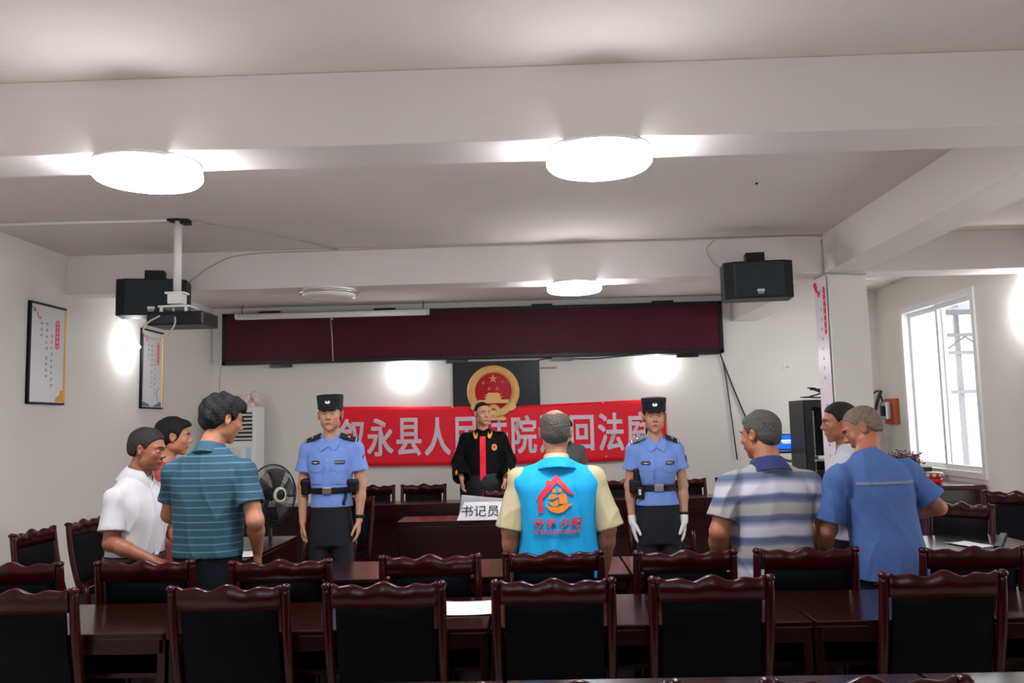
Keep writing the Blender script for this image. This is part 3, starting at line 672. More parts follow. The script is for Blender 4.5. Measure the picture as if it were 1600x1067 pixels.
cable([(XR-.10,10.95,1.95),(XR-.16,11.02,1.7),(XR-.17,11.05,1.3),(XR-.17,11.05,.9)],.022,M_bcable,'dark upright pole with cable between pillar and wall box')
# cabinet under window
t=thing('window_cabinet','purple brown glossy low cabinet under the window','cabinet',(4.22,9.35,0))
M_purp=mat('purple_wood',(.055,.008,.022),.2,coat=.5)
MB().box(-.34,.34,-.62,.62,.86,.91).obj('cabinet_top',M_purp,t,bevel=.015,seg=3)
for a,b in ((-.3,-.58),(.3,-.58),(-.3,.58),(.3,.58)): MB().box(a-.04,a+.04,b-.04,b+.04,0,.87).obj('leg',M_purp,t,bevel=.008)
MB().box(-.3,.3,-.58,.58,.62,.64).obj('shelf',M_purp,t); MB().box(.26,.28,-.56,.56,.1,.86).obj('back_panel',M_purp,t)
t=thing('biscuit_tin','small red tin with checked gold lid on the window cabinet','tin',(4.12,8.92,.91))
MB().lathe([(0,0),(.085,0),(.085,.08),(0,.08)],n=28).obj('tin_body',mat('tin_red',(.75,.01,.02),.3),t)
mb=MB(); mb.lathe([(.0,.125),(.085,.125),(.097,.115),(.097,.075),(.086,.075)],n=28)
mb.obj('lid',mat('tin_lid_brown',(.35,.13,.06),.4),t)
mb=MB()
for k in range(10): a=2*PI*k/10; mb.obox((.098*math.cos(a),.098*math.sin(a),.098),(.006,.028,.03),Matrix.Rotation(a,3,'Z'))
mb.obj('lid_checks',mat('tin_cream',(.75,.6,.4),.5),t)
t=thing('plastic_jar','clear plastic jar with orange contents on the window cabinet','jar',(3.98,9.05,.91))
MB().lathe([(0,0),(.06,0),(.065,.02),(.065,.12),(.05,.15),(0,.155)],n=20).obj('jar_body',mat('milky_plastic',(.75,.76,.80),.25),t); MB().lathe([(.066,.02),(.068,.025),(.068,.06),(.066,.065)],n=20).obj('contents',mat('orange_stuff',(.5,.12,.03),.5),t)
t=thing('black_case','black case on the window cabinet with the dark plant on it','case',(4.15,9.58,.91))
MB().box(-.20,.20,-.16,.16,0,.09).box(-.18,.21,-.14,.15,.09,.15).obj('case_body',M_black,t,bevel=.012)
mb=MB(); rr=random.Random(9)
for k in range(70):
    a=rr.uniform(0,2*PI); l=rr.uniform(.08,.26); h=rr.uniform(.02,.16)
    p0=Vector((0,0,.02)); p2=Vector((l*math.cos(a)*.6,l*math.sin(a)*1.1,h)); mb.tube([p0,(p0+p2)/2+Vector((0,0,.03)),p2],[.004,.004,.002],4)
    for j in range(5): q=p0.lerp(p2,.4+.15*j); mb.sphere(q+Vector((rr.uniform(-.02,.02),rr.uniform(-.02,.02),rr.uniform(0,.03))),(.014,.006,.008),6,4,M=Matrix.Rotation(rr.uniform(0,3),3,'Z'))
o=mb.obj('dried_plant',mat('dark_purple_leaf',(.10,.02,.04),.7),loc=(4.15,9.58,1.06)); tag(o,'dark reddish feathery plant lying on the black case at the window','plant')

for x,y,l in ((.83,2.62,'tiny dark hook in the near ceiling, left one'),(.88,2.68,'tiny dark hook in the near ceiling, right one'),(1.62,5.85,'tiny dark hook in the ceiling between the beams')):
    tag(MB().lathe([(0,0),(.010,0),(.008,-.01),(0,-.012)],n=10).obj('ceiling_hook',M_black,loc=(x,y,ZC)),l,'hook','hooks in the ceiling')

# ------------------------------------------------------------------ people: implicit surfaces meshed by surface nets
f32=np.float32
def Rm(yaw=0,pitch=0,roll=0):
    return np.array(Matrix.Rotation(math.radians(yaw),3,'Z')@Matrix.Rotation(math.radians(pitch),3,'X')@Matrix.Rotation(math.radians(roll),3,'Y'))
class Fr:
    def __init__(s,R=np.eye(3),o=(0,0,0)): s.R=np.array(R,float); s.o=np.array(o,float)
    def p(s,q): return s.R@np.array(q,float)+s.o
    def d(s,q): return s.R@np.array(q,float)
    def mul(s,b): return Fr(s.R@b.R, s.p(b.o))
I3=Fr()
def _loc(F,x,y,z):
    X=x-F.o[0];Y=y-F.o[1];Z=z-F.o[2];R=F.R.astype(f32)
    return (X*R[0,0]+Y*R[1,0]+Z*R[2,0], X*R[0,1]+Y*R[1,1]+Z*R[2,1], X*R[0,2]+Y*R[1,2]+Z*R[2,2])
def rc(a,b,r1,r2,F=I3):
    a=F.p(a).astype(f32);b=F.p(b).astype(f32);ab=b-a;l2=float(ab@ab)+1e-9
    def fn(x,y,z):
        X=x-a[0];Y=y-a[1];Z=z-a[2]; t=np.clip((X*ab[0]+Y*ab[1]+Z*ab[2])/l2,0,1)
        return np.sqrt((X-ab[0]*t)**2+(Y-ab[1]*t)**2+(Z-ab[2]*t)**2)-(r1+(r2-r1)*t)
    m=max(r1,r2); return fn,np.minimum(a,b)-m,np.maximum(a,b)+m
def ell(c,r,F=I3,R=None):
    G=F.mul(Fr(R if R is not None else np.eye(3),c)); r=np.array(r,f32)
    def fn(x,y,z):
        X,Y,Z=_loc(G,x,y,z); k0=np.sqrt((X/r[0])**2+(Y/r[1])**2+(Z/r[2])**2)+1e-6; k1=np.sqrt((X/r[0]**2)**2+(Y/r[1]**2)**2+(Z/r[2]**2)**2)+1e-6
        return k0*(k0-1)/k1
    e=np.abs(G.R)@r; return fn,G.o-e,G.o+e
def bxp(c,hf,rad=.005,F=I3,R=None):
    G=F.mul(Fr(R if R is not None else np.eye(3),c))
    def fn(x,y,z):
        X,Y,Z=_loc(G,x,y,z); qx=np.abs(X)-hf[0]+rad;qy=np.abs(Y)-hf[1]+rad;qz=np.abs(Z)-hf[2]+rad
        return np.sqrt(np.maximum(qx,0)**2+np.maximum(qy,0)**2+np.maximum(qz,0)**2)+np.minimum(np.maximum(qx,np.maximum(qy,qz)),0)-rad
    e=np.abs(G.R)@np.array(hf); return fn,G.o-e,G.o+e
def _cr(secs,n=60):
    S_=np.array(secs,float); z=S_[:,0]; zz=np.linspace(z[0],z[-1],n); out=[zz]
    m=np.gradient(S_[:,1:],z,axis=0)
    i=np.clip(np.searchsorted(z,zz,side='right')-1,0,len(z)-2); h=(z[i+1]-z[i]); t=(zz-z[i])/h
    for c in range(S_.shape[1]-1):
        p0=S_[i,c+1];p1=S_[i+1,c+1];m0=m[i,c]*h;m1=m[i+1,c]*h
        out.append((2*t**3-3*t**2+1)*p0+(t**3-2*t**2+t)*m0+(-2*t**3+3*t**2)*p1+(t**3-t**2)*m1)
    return np.array(out)
def loft(secs,F=I3,n=2.3,shell=None,grow=0,cx=0):
    """secs: (z, cy, rx, ry)"""
    T=_cr(secs)
    def fn(x,y,z):
        X,Y,Z=_loc(F,x,y,z); Z=Z+0*X+0*Y
        cy=np.interp(Z,T[0],T[1]).astype(f32);rx=np.maximum(.004,np.interp(Z,T[0],T[2])+grow).astype(f32);ry=np.maximum(.004,np.interp(Z,T[0],T[3])+grow).astype(f32)
        q=(np.abs((X-cx)/rx)**n+np.abs((Y-cy)/ry)**n)**(1/n)+1e-6
        X2=(X-cx);Y2=(Y-cy); rad=np.sqrt(X2*X2+Y2*Y2)+1e-6; d=(q-1)*rad/q
        if shell: d=np.abs(d)-shell
        return np.maximum(d,np.maximum(T[0][0]-Z,Z-T[0][-1]))
    m=max(T[2].max(),T[3].max())+grow+.01+abs(cx)
    cs=[F.p((sx*m,sy*m+sy*abs(T[1]).max(),z)) for sx in(-1,1) for sy in (-1,1) for z in (T[0][0],T[0][-1])]
    return fn,np.min(cs,0),np.max(cs,0)
def cutend(e,dr,r,L=.14,back=.0):
    """region beyond a plane at e (normal dr), inside a capsule: for trimming sleeves"""
    e=np.array(e,float);dr=np.array(dr,float);dr/=np.linalg.norm(dr)
    cf,lo,hi=rc(e,e+dr*L,r,r)
    def fn(x,y,z): return np.maximum(cf(x,y,z), -((x-e[0])*dr[0]+(y-e[1])*dr[1]+(z-e[2])*dr[2]))
    return fn,lo,hi
def folds(seed,amp=.004,freq=28,lo=(-1,-1,-.5),hi=(1,1,2.2)):
    r=np.random.RandomState(seed); ks=[(r.uniform(.5,1)*freq*r.choice([-1,1]),r.uniform(-.6,.6)*freq,r.uniform(-.45,.45)*freq,r.uniform(0,6),r.uniform(-5,5),r.uniform(-7,7)) for _ in range(4)]
    def fn(x,y,z):
        w=.9*np.sin(7*z+5*x+seed)+.6*np.sin(11*x-8*z+3*y); s=0
        for a,b,c,p,m1,m2 in ks:
            rg=1-np.abs(np.sin(.95*(a*x+b*y+c*z)+p+w)); mk=.5+.5*np.sin(m1*x*2+m2*z+p); s=s+rg*rg*rg*mk
        return -amp*1.0*(s-.55)
    return fn,np.array(lo,float),np.array(hi,float)
class Vol:
    def __init__(s,h=.006): s.h=h;s.ops=[]
    def u(s,P,k=.01): s.ops.append(('u',P,k)); return s
    def s(s,P,k=.003): s.ops.append(('s',P,k)); return s
    def w(s,P): s.ops.append(('w',P,0)); return s
    def run(s):
        h=s.h; U=[P for o,P,k in s.ops if o=='u']
        lo=np.min([P[1] for P in U],0)-3*h; hi=np.max([P[2] for P in U],0)+3*h
        n=np.ceil((hi-lo)/h).astype(int)+1; V=np.full(n,.2,f32); ax=[(lo[i]+h*np.arange(n[i])).astype(f32) for i in range(3)]
        for o,(fn,bl,bh),k in s.ops:
            pad=k+.03
            a=np.clip(np.floor((bl-pad-lo)/h).astype(int),0,n-1); b=np.clip(np.ceil((bh+pad-lo)/h).astype(int)+1,1,n)
            if np.any(b<=a): continue
            sl=tuple(slice(a[i],b[i]) for i in range(3)); x=ax[0][sl[0]][:,None,None];y=ax[1][sl[1]][None,:,None];z=ax[2][sl[2]][None,None,:]
            sub=V[sl]
            if o=='w': V[sl]=np.where(np.abs(sub)<.05,sub+fn(x,y,z),sub); continue
            d=fn(x,y,z).astype(f32)
            if o=='u': hh=np.clip(.5+.5*(sub-d)/k,0,1); V[sl]=sub*(1-hh)+d*hh-k*hh*(1-hh)
            else: d=-d; hh=np.clip(.5-.5*(sub-d)/k,0,1); V[sl]=sub*(1-hh)+d*hh+k*hh*(1-hh)
        s.V=V;s.lo=lo; return s
    def mesh(s,name,smooth=1):
        V=s.V;h=s.h; S_=V<0
        c=np.zeros(tuple(np.array(V.shape)-1),np.int8)
        for i in (0,1):
            for j in (0,1):
                for k in (0,1): c+=S_[i:i+c.shape[0],j:j+c.shape[1],k:k+c.shape[2]]
        I,J,K=np.nonzero((c>0)&(c<8)); N=len(I); idx=-np.ones(c.shape,np.int64); idx[I,J,K]=np.arange(N)
        cor=[(i,j,k) for i in (0,1) for j in (0,1) for k in (0,1)]; val=[V[I+i,J+j,K+k] for i,j,k in cor]
        acc=np.zeros((N,3));cnt=np.zeros(N)
        for a in range(8):
            for b in range(a+1,8):
                if sum(abs(cor[a][m]-cor[b][m]) for m in range(3))!=1: continue
                m=(val[a]<0)!=(val[b]<0); t=np.where(m,val[a]/np.where(m,val[a]-val[b],1),0)
                for q in range(3): acc[:,q]+=m*(cor[a][q]+(cor[b][q]-cor[a][q])*t)
                cnt+=m
        P=s.lo+h*(np.stack([I,J,K],1)+acc/cnt[:,None]); Fs=[]
        for axn in range(3):
            A=[slice(0,V.shape[m]-1) if m==axn else slice(1,V.shape[m]-1) for m in range(3)]; B=list(A); B[axn]=slice(1,V.shape[axn])
            sa=S_[tuple(A)];sb=S_[tuple(B)]; e=np.nonzero(sa!=sb); base=[e[m]+(0 if m==axn else 1) for m in range(3)]
            u,v=[(1,2),(2,0),(0,1)][axn]
            def g(du,dv):
                q=[base[0].copy(),base[1].copy(),base[2].copy()]; q[u]=q[u]+du; q[v]=q[v]+dv; return idx[q[0],q[1],q[2]]
            quad=np.stack([g(-1,-1),g(0,-1),g(0,0),g(-1,0)],1); fl=~sa[e]; quad[fl]=quad[fl][:,::-1]; Fs.append(quad)
        Q=np.concatenate(Fs); Q=Q[(Q>=0).all(1)]
        for _ in range(smooth):
            E=np.concatenate([Q[:,[0,1]],Q[:,[1,2]],Q[:,[2,3]],Q[:,[3,0]]]); sm=np.zeros_like(P);cn=np.zeros(N)
            for q in range(3): sm[:,q]=np.bincount(E[:,0],P[E[:,1],q],N)+np.bincount(E[:,1],P[E[:,0],q],N)
            cn=np.bincount(E[:,0],minlength=N)+np.bincount(E[:,1],minlength=N); P=P*.5+.5*sm/np.maximum(cn,1)[:,None]
        me=bpy.data.meshes.new(name); me.vertices.add(N); me.vertices.foreach_set('co',P.astype(f32).ravel())
        nq=len(Q); me.loops.add(nq*4); me.loops.foreach_set('vertex_index',Q.ravel().astype(np.int32)); me.polygons.add(nq)
        me.polygons.foreach_set('loop_start',np.arange(nq,dtype=np.int32)*4); me.polygons.foreach_set('loop_total',np.full(nq,4,np.int32))
        me.polygons.foreach_set('use_smooth',np.ones(nq,bool)); me.update(calc_edges=True); return me
    def hit(s,x,z,side=1):
        q=(np.array([x,0,z])-s.lo)/s.h; i=int(np.clip(q[0],0,s.V.shape[0]-2));k=int(np.clip(q[2],0,s.V.shape[2]-2));a=min(1,max(0,q[0]-i));b=min(1,max(0,q[2]-k))
        col=(s.V[i,:,k]*(1-a)*(1-b)+s.V[i+1,:,k]*a*(1-b)+s.V[i,:,k+1]*(1-a)*b+s.V[i+1,:,k+1]*a*b)
        js=np.nonzero(col<0)[0]
        if len(js)==0: return None
        j=js[-1] if side>0 else js[0]; j2=j+side
        if j2<0 or j2>=len(col): return s.lo[1]+s.h*j
        t=col[j]/(col[j]-col[j2]); return s.lo[1]+s.h*(j+side*t)
def conform(vol,name,m,parent,V2,F2,side=1,off=.003,th=.002,maxe=.018):
    """drape a flat mesh (x,z) over a garment"""
    import bmesh
    bm=bmesh.new(); vs=[bm.verts.new((a,0,b)) for a,b in V2]
    for f in F2:
        try: bm.faces.new([vs[i] for i in f])
        except ValueError: pass
    bmesh.ops.triangulate(bm,faces=bm.faces)
    for _ in range(5):
        es=[e for e in bm.edges if e.calc_length()>maxe]
        if not es: break
        bmesh.ops.subdivide_edges(bm,edges=es,cuts=1); bmesh.ops.triangulate(bm,faces=[f for f in bm.faces if len(f.verts)>3])
    last=0
    for v in bm.verts:
        y=vol.hit(v.co.x,v.co.z,side)
        if y is None: y=last
        last=y; v.co.y=y+side*off
    bmesh.ops.recalc_face_normals(bm,faces=bm.faces)
    me=bpy.data.meshes.new(name); bm.to_mesh(me); bm.free()
    o=link(name,me,m,parent); so=o.modifiers.new('s','SOLIDIFY'); so.thickness=th; so.offset=0; return o
def crect(vol,name,m,parent,x0,x1,z0,z1,**k): return conform(vol,name,m,parent,[(x0,z0),(x1,z0),(x1,z1),(x0,z1)],[(0,1,2,3)],**k)
def cpoly(vol,name,m,parent,pts,**k): return conform(vol,name,m,parent,pts,[tuple(range(len(pts)))],**k)

M_skin=[mat('skin_tan',(.44,.185,.095),.5,bump=.08,bscale=120,var=.08,vscale=12),mat('skin_fair',(.56,.285,.165),.5,bump=.08,bscale=120,var=.06,vscale=12),mat('skin_brown',(.33,.12,.062),.5,bump=.1,bscale=120,var=.12,vscale=14)]
M_lip=mat('lips',(.42,.13,.10),.4); M_eyew=mat('eye_white',(.6,.58,.55),.2); M_eyed=mat('eye_iris',(.015,.01,.008),.1)
def hairm(n,c): return mat(n,c,.6,bump=1.0,bscale=110,var=.75,vscale=70,spec=.3)
H_black=hairm('hair_black',(.004,.004,.005)); H_dark=hairm('hair_dark_brown',(.012,.008,.006)); H_grey=hairm('hair_grey',(.09,.078,.066)); H_sgrey=hairm('hair_stubble_grey',(.16,.115,.085)); H_salt=hairm('hair_dark_grey',(.022,.019,.017))

def hand(vol,F,wrist,d,n,t,curl=25,sc=1.0,spread=1.0,grow=0):
    w=np.array(wrist,float); d=np.array(d,float);d/=np.linalg.norm(d); t=np.array(t,float);t-=d*(t@d);t/=np.linalg.norm(t); n=np.cross(d,t); n=n if n@np.array(n)>=0 else n
    return w,d,t
def add_hand(vol,wrist,d,palm,thumb,curl=22,sc=1.0,grow=0.0,point=0):
    w=np.array(wrist,float); d=np.array(d,float);d/=np.linalg.norm(d); t=np.array(thumb,float);t-=d*(t@d);t/=np.linalg.norm(t); n=np.array(palm,float);n-=d*(n@d)+t*(n@t);n/=np.linalg.norm(n)
    offs=(.029,.0095,-.0095,-.027); L=(.070,.078,.072,.056)
    for i,a in enumerate(offs):
        kn=w+sc*(d*(.088-.004*abs(i-1))+t*a); vol.u(rc(w+sc*t*a*.55+n*.0,kn,.0145*sc+grow,.0115*sc+grow),.012)
    for i,a in enumerate(offs):
        p=w+sc*(d*(.086-.004*abs(i-1))+t*a); th=curl*(.35+.12*i)
        for j,fr in enumerate((.45,.31,.24)):
            c,s_=math.cos(math.radians(th)),math.sin(math.radians(th)); q=p+sc*L[i]*fr*(d*c+n*s_)
            vol.u(rc(p,q,(.0092-.0008*j)*sc+grow,(.0086-.0009*j)*sc+grow),.0035); p=q; th+=curl*(1.0 if i else .8)*(1 if not point else (0 if i==0 else 1.4))
    p=w+sc*(d*.020+t*.020+n*.004); q=p+sc*.046*(d*.72+t*.62+n*.32); vol.u(rc(p,q,.0155*sc+grow,.0115*sc+grow),.010)
    p=q;q=p+sc*.034*(d*.93+t*.25+n*.3); vol.u(rc(p,q,.0112*sc+grow,.0098*sc+grow),.004); p=q;q=p+sc*.026*(d*.97+t*.1+n*.3); vol.u(rc(p,q,.0098*sc+grow,.0082*sc+grow),.003)

DEF=[(.84,0,.165,.125),(.95,0,.165,.128),(1.05,.005,.158,.122),(1.18,.005,.172,.128),(1.29,.0,.190,.126),(1.36,-.006,.178,.105),(1.41,-.012,.125,.080),(1.45,-.014,.068,.058)]
class Person:
    def __init__(P,label,loc,rz,h=1.70,sw=.180,torso=DEF,lean=0,side=0,twist=0,head=(0,0,0),headpos=(0,.025,0),hs=1.0,arms=None,skin=0,face=True,fat=1.0,neck=.056,res=.006,hands=True,glove=False,armr=1.0,handspec=None,shz=1.352):
        P.root=thing('person',label,'person',loc,rz); s=h/1.72; P.s=s; P.torso=[(z*s,cy*s,rx,ry) for z,cy,rx,ry in torso]; P.sw=sw; P.skin=M_skin[skin]
        hip=np.array([0,0,.93*s]); R=Rm(twist,-lean,side); P.U=Fr(R,hip-R@hip)
        P.H=P.U.mul(Fr(Rm(*head),np.array([headpos[0],headpos[1],1.605*s+headpos[2]]))); P.hs=hs
        P.neckb=P.U.p((0,-.012,1.43*s)); P.nr=neck
        if arms is None: arms={}
        P.arm={}
        for sd,nm in ((1,'R'),(-1,'L')):
            sh=P.U.p((sd*sw,-.012,shz*s)); a=arms.get(nm,{})
            el=np.array(a.get('e',P.U.p((sd*(sw+.045),-.025,1.095*s)))); wr=np.array(a.get('w',P.U.p((sd*(sw+.06),.015,.865*s))))
            P.arm[sd]=(sh,el,wr)
        V=Vol(res); H=P.H;hs_=hs
        V.u(loft([(t[0],t[1],t[2]-(.02 if t[0]<1.0*s else 0),t[3]-(.02 if t[0]<1.0*s else 0)) for t in P.torso],P.U,grow=-.022),.02)
        for sd in (1,-1):
            sh,el,wr=P.arm[sd]; V.u(rc(P.U.p((sd*.05,-.010,1.385*s)),sh,.034,.040),.03)
            V.u(rc(sh,el,.049*armr,.040*armr),.03); V.u(rc(el,el+(wr-el)*.35,.040*armr,.038*armr),.02); V.u(rc(el+(wr-el)*.3,wr,.039*armr,.0255),.02)
            V.u(rc((sd*.070,0,.88*s),(sd*.098,.01,.48*s),.062,.050),.02); V.u(rc((sd*.098,.01,.48*s),(sd*.105,-.015,.09*s),.054,.038),.02); V.u(rc((sd*.105,-.03,.05),(sd*.115,.12,.03),.036,.028),.02)
            if hands:
                hsp=(handspec or {}).get('R' if sd>0 else 'L',{})
                d=hsp.get('d',(wr-el)); add_hand(V,wr,d,hsp.get('n',(-sd,.15,0)),hsp.get('t',(0,1,0.1)),hsp.get('curl',22),sc=.98,point=hsp.get('point',0))
        # neck and head
        V.u(rc(P.neckb,H.p((0,-.018*hs,-.055*hs)),neck+.004,neck-.003),.02); V.u(rc(P.neckb+np.array([0,.01,-.04]),P.neckb,.062,.055),.03)
        e=lambda c,r,k=.012,Rr=None: V.u(ell(np.array(c)*hs,np.array(r)*hs,H,Rr),k)
        e((0,-.014,.032),(.077,.096,.084)); e((0,.022,-.020),(.066,.068,.078),.02); e((0,.030,-.055),(.054,.056,.052),.02)
        e((0,.062,-.098),(.024,.020,.018),.018)
        for sd in (1,-1):
            e((sd*.048,.005,-.062),(.017,.030,.024),.02); e((sd*.040,.062,-.022),(.022,.018,.022),.015)
            V.u(rc((sd*.004*hs,.084*hs,.025*hs),(sd*.042*hs,.068*hs,.025*hs),.012*hs,.010*hs,H),.014)
            V.s(ell(np.array((sd*.031,.094,.004))*hs,np.array((.017,.012,.010))*hs,H),.010)
            e((sd*.031,.0745,.002),(.015,.011,.0105),.004)
            V.u(ell(np.array((sd*.083,-.006,-.004))*hs,np.array((.0085,.020,.033))*hs,H,Rm(sd*-28,8,sd*8)),.006)
            V.s(ell(np.array((sd*.090,.0,-.002))*hs,np.array((.004,.010,.018))*hs,H,Rm(sd*-28,8,sd*8)),.005)
            e((sd*.011,.092,-.030),(.009,.009,.0075),.006)
        V.u(rc(np.array((0,.084,.016))*hs,np.array((0,.104,-.024))*hs,.0075*hs,.0115*hs,H),.012)
        V.u(rc(np.array((-.018,.084,-.060))*hs,np.array((.018,.084,-.060))*hs,.0075*hs,.0075*hs,H),.008)
        V.s(rc(np.array((-.024,.097,-.060))*hs,np.array((.024,.097,-.060))*hs,.004*hs,.004*hs,H),.004)
        V.run(); P.V=V; P.body=link('body',V.mesh('body',0),P.skin,P.root)
        if face:
            k=hs
            for sd in (1,-1):
                ev=MB(); G=lambda v: Vector(H.p(np.array(v)*k))
                HM=Matrix(H.R.tolist())
                ev.sphere(G((sd*.031,.0765,.002)),(.0135*k,.0105*k,.0052*k),12,8,M=HM); o=ev.obj('eye',M_eyew,P.root)
                iv=MB(); iv.sphere(G((sd*.031,.0835,.002)),(.0055*k,.0045*k,.0052*k),10,6,M=HM); iv.obj('iris',M_eyed,o)
                bv=MB(); bv.tube([G((sd*.012,.0965,.0235)),G((sd*.028,.0915,.0275)),G((sd*.046,.077,.0235))],[.0026*k,.0036*k,.002*k],6); bv.obj('eyebrow',H_black if skin!=9 else H_grey,P.root)
            lv=MB(); G2=lambda v: Vector(H.p(np.array(v)*k)); HM=Matrix(H.R.tolist())
            lv.sphere(G2((0,.0895,-.0565)),(.021*k,.0055*k,.0038*k),12,6,M=HM); lv.sphere(G2((0,.0885,-.0640)),(.018*k,.006*k,.0046*k),12,6,M=HM); lv.obj('lips',M_lip,P.root)
    def trousers(P,m,waist=1.0,fat=0.0,belt=None):
        waist=max(waist,.93)
        s=P.s; V=Vol(.008); W=waist*s
        sec=[x for x in P.torso if x[0]<W+.02]
        rx=P.torso[1][2]-.009; ry=P.torso[1][3]-.009
        V.u(loft([(.70*s,0,rx-.004+fat,ry-.002+fat*.5),(.9*s,0,rx+fat,ry+fat*.5),(W,0.002,P.torso[2][2]-.010+fat,P.torso[2][3]-.010)]),.02)
        for sd in (1,-1):
            V.u(rc((sd*.078,0,.80*s),(sd*.10,.012,.48*s),.084,.074),.04); V.u(rc((sd*.10,.012,.48*s),(sd*.108,-.01,.06*s),.076,.068),.02)
        V.w(folds(3,.003,18)); V.run(); P.tr=link('trousers',V.mesh('trousers'),m,P.root)
        for sd in (1,-1):
            q=Vol(.006); q.u(rc((sd*.107,-.04,.045),(sd*.118,.15,.035),.045,.036),.02); q.s(bxp((sd*.11,.05,-.05),(.2,.3,.052),.001),.003); q.run(); link('shoe',q.mesh('shoe'),M_black,P.root)
        return P.tr
    def shirt(P,m,hem=.90,grow=0.0,sleeve=.62,r0=.062,r1=.066,neckr=None,vneck=.0,fold=.0035,seed=1,name='shirt',secs=None,flare=0,res=.006,long=False,freq=28,sleevedir=None):
        s=P.s; V=Vol(res); T=[(z*s,cy*s,rx,ry) for z,cy,rx,ry in secs] if secs else P.torso
        ff=folds(seed,fold,freq)[0]
        def disp(Q): return (lambda x,y,z: Q[0](x,y,z)+ff(x,y,z)),Q[1],Q[2]
        cuts=[]
        for sd in (1,-1):
            sh,el,wr=P.arm[sd]; rs=r0-.008
            V.u(disp(rc(P.U.p((sd*.07,-.012,1.39*s)),sh,.046+grow,rs+grow)),.04)
            e=sh+(el-sh)*sleeve
            if sleevedir and sd in sleevedir: e=sh+np.array(sleevedir[sd])
            if long: V.u(disp(rc(sh,el,rs,r0)),.03); e=el+(wr-el)*long; V.u(disp(rc(el,e+(e-el)*.1,r0,r1)),.03); dr=wr-el
            else: V.u(disp(rc(sh,e+(e-sh)*.15,rs+grow,r1+grow)),.045); dr=e-sh
            cuts.append((e,dr/np.linalg.norm(dr)))
        for e,dr in cuts:
            V.s(cutend(e,dr,r1+.045,.12),.003); V.s(rc(e-dr*.03,e+dr*.1,r1-.024+grow,r1-.021+grow),.003)
        V.u(disp(loft(T,P.U,grow=grow)),.022)
        V.s(rc(P.neckb+P.U.d((0,.006,.045)),P.neckb+P.U.d((0,.02,.14)),(neckr or P.nr+.004),P.nr+.012),.006)
        if vneck: V.s(rc(P.U.p((0,.12,1.44*s)),P.U.p((0,.15,1.44*s-vneck)),.026,.003),.006)
        V.s(bxp((0,0,hem*s-.3),(.6,.6,.3),.001),.003)
        V.run(); P.sv=V; o=link(name,V.mesh(name),m,P.root); P.shirt_o=o; return o
    def collar(P,m,r=.070,hgt=.042,open_=.020,flare=.030,drop=.04,z=1.425,name='collar',pts=True,tilt=14,stand=True):
        s=P.s; F=P.U.mul(Fr(Rm(0,-tilt,0),(0,-.012,z*s))); V=Vol(.0035)
        V.u(loft([(-.012,0,r+.008,r+.010),(hgt,0.004,r-.004,r-.002)],F,n=2,shell=.003),.002)
        V.u(loft([(-drop+.02,0,r+flare,r+flare+.004),(hgt*.5,.003,r+flare*.35,r+flare*.35+.003),(hgt+.002,0.004,r-.001,r+.001)],F,n=2,shell=.003),.004)
        def wedge(x,y,zz):
            X,Y,Z=_loc(F,x,y,zz); w=open_+np.clip((hgt-Z),-.05,.08)*.0+ np.clip(Z,-.05,.1)*.45
            return np.maximum(np.abs(X)-w,-(Y-.01)).astype(f32)
        V.s((wedge,F.o-.15,F.o+.15),.002); V.run(); return link(name,V.mesh(name,1),m,P.root)
    def hair(P,m,t=.012,line=.050,back=-.062,side=-.008,noise=.002,top=0,bald=None,name='hair',extra=None,nf=90,face_r=(.088,.078,.092)):
        H=P.H;k=P.hs; V=Vol(.004); V.u(ell(np.array((0,-.016,.034+top/2))*k,np.array((.077+t,.098+t,.086+t+top/2))*k,H),.01)
        V.u(ell(np.array((0,-.050,-.012))*k,np.array((.066+t*.8,.056+t*.7,.062))*k,H),.02)
        if extra: extra(V,H,k)
        V.s(ell(np.array((0,.105,line-.105))*k,np.array((.079+.012,.085,.105))*k,H),.012)
        def low(x,y,z):
            X,Y,Z=_loc(H,x,y,z); yy=Y/k; lim=np.interp(yy,[-.09,-.05,-.02,.0,.020,.033,.052,.07,.09],[back,back+.008,side-.004,side,side-.002,side+.028,line-.004,line+.012,line+.018]).astype(f32)*k
            return (Z-lim)
        V.s((low,H.o-.3,H.o+.3),.014)
        for sd in (1,-1): V.s(ell(np.array((sd*.085,.0,-.010))*k,np.array((.020,.028,.036))*k,H),.006)
        if bald: V.s(ell(np.array(bald[0])*k,np.array(bald[1])*k,H),.010)
        r=np.random.RandomState(3)
        def nz(x,y,z): return noise*(np.sin(nf*x+20*z)+np.sin(nf*y*1.1-15*z)+np.sin(nf*.7*(x+z)+nf*.4*y))
        V.w((nz,H.o-.3,H.o+.3)); V.run(); return link(name,V.mesh(name,0),m,P.root)
    def buttons(P,xs,m,r=.006,x=0,side=1,name='button'):
        for z in xs:
            y=P.sv.hit(x,z*P.s,side)
            if y is None: continue
            MB().sphere((x,y+side*.002,z*P.s),(r,.003,r),10,6).obj(name,m,P.root)

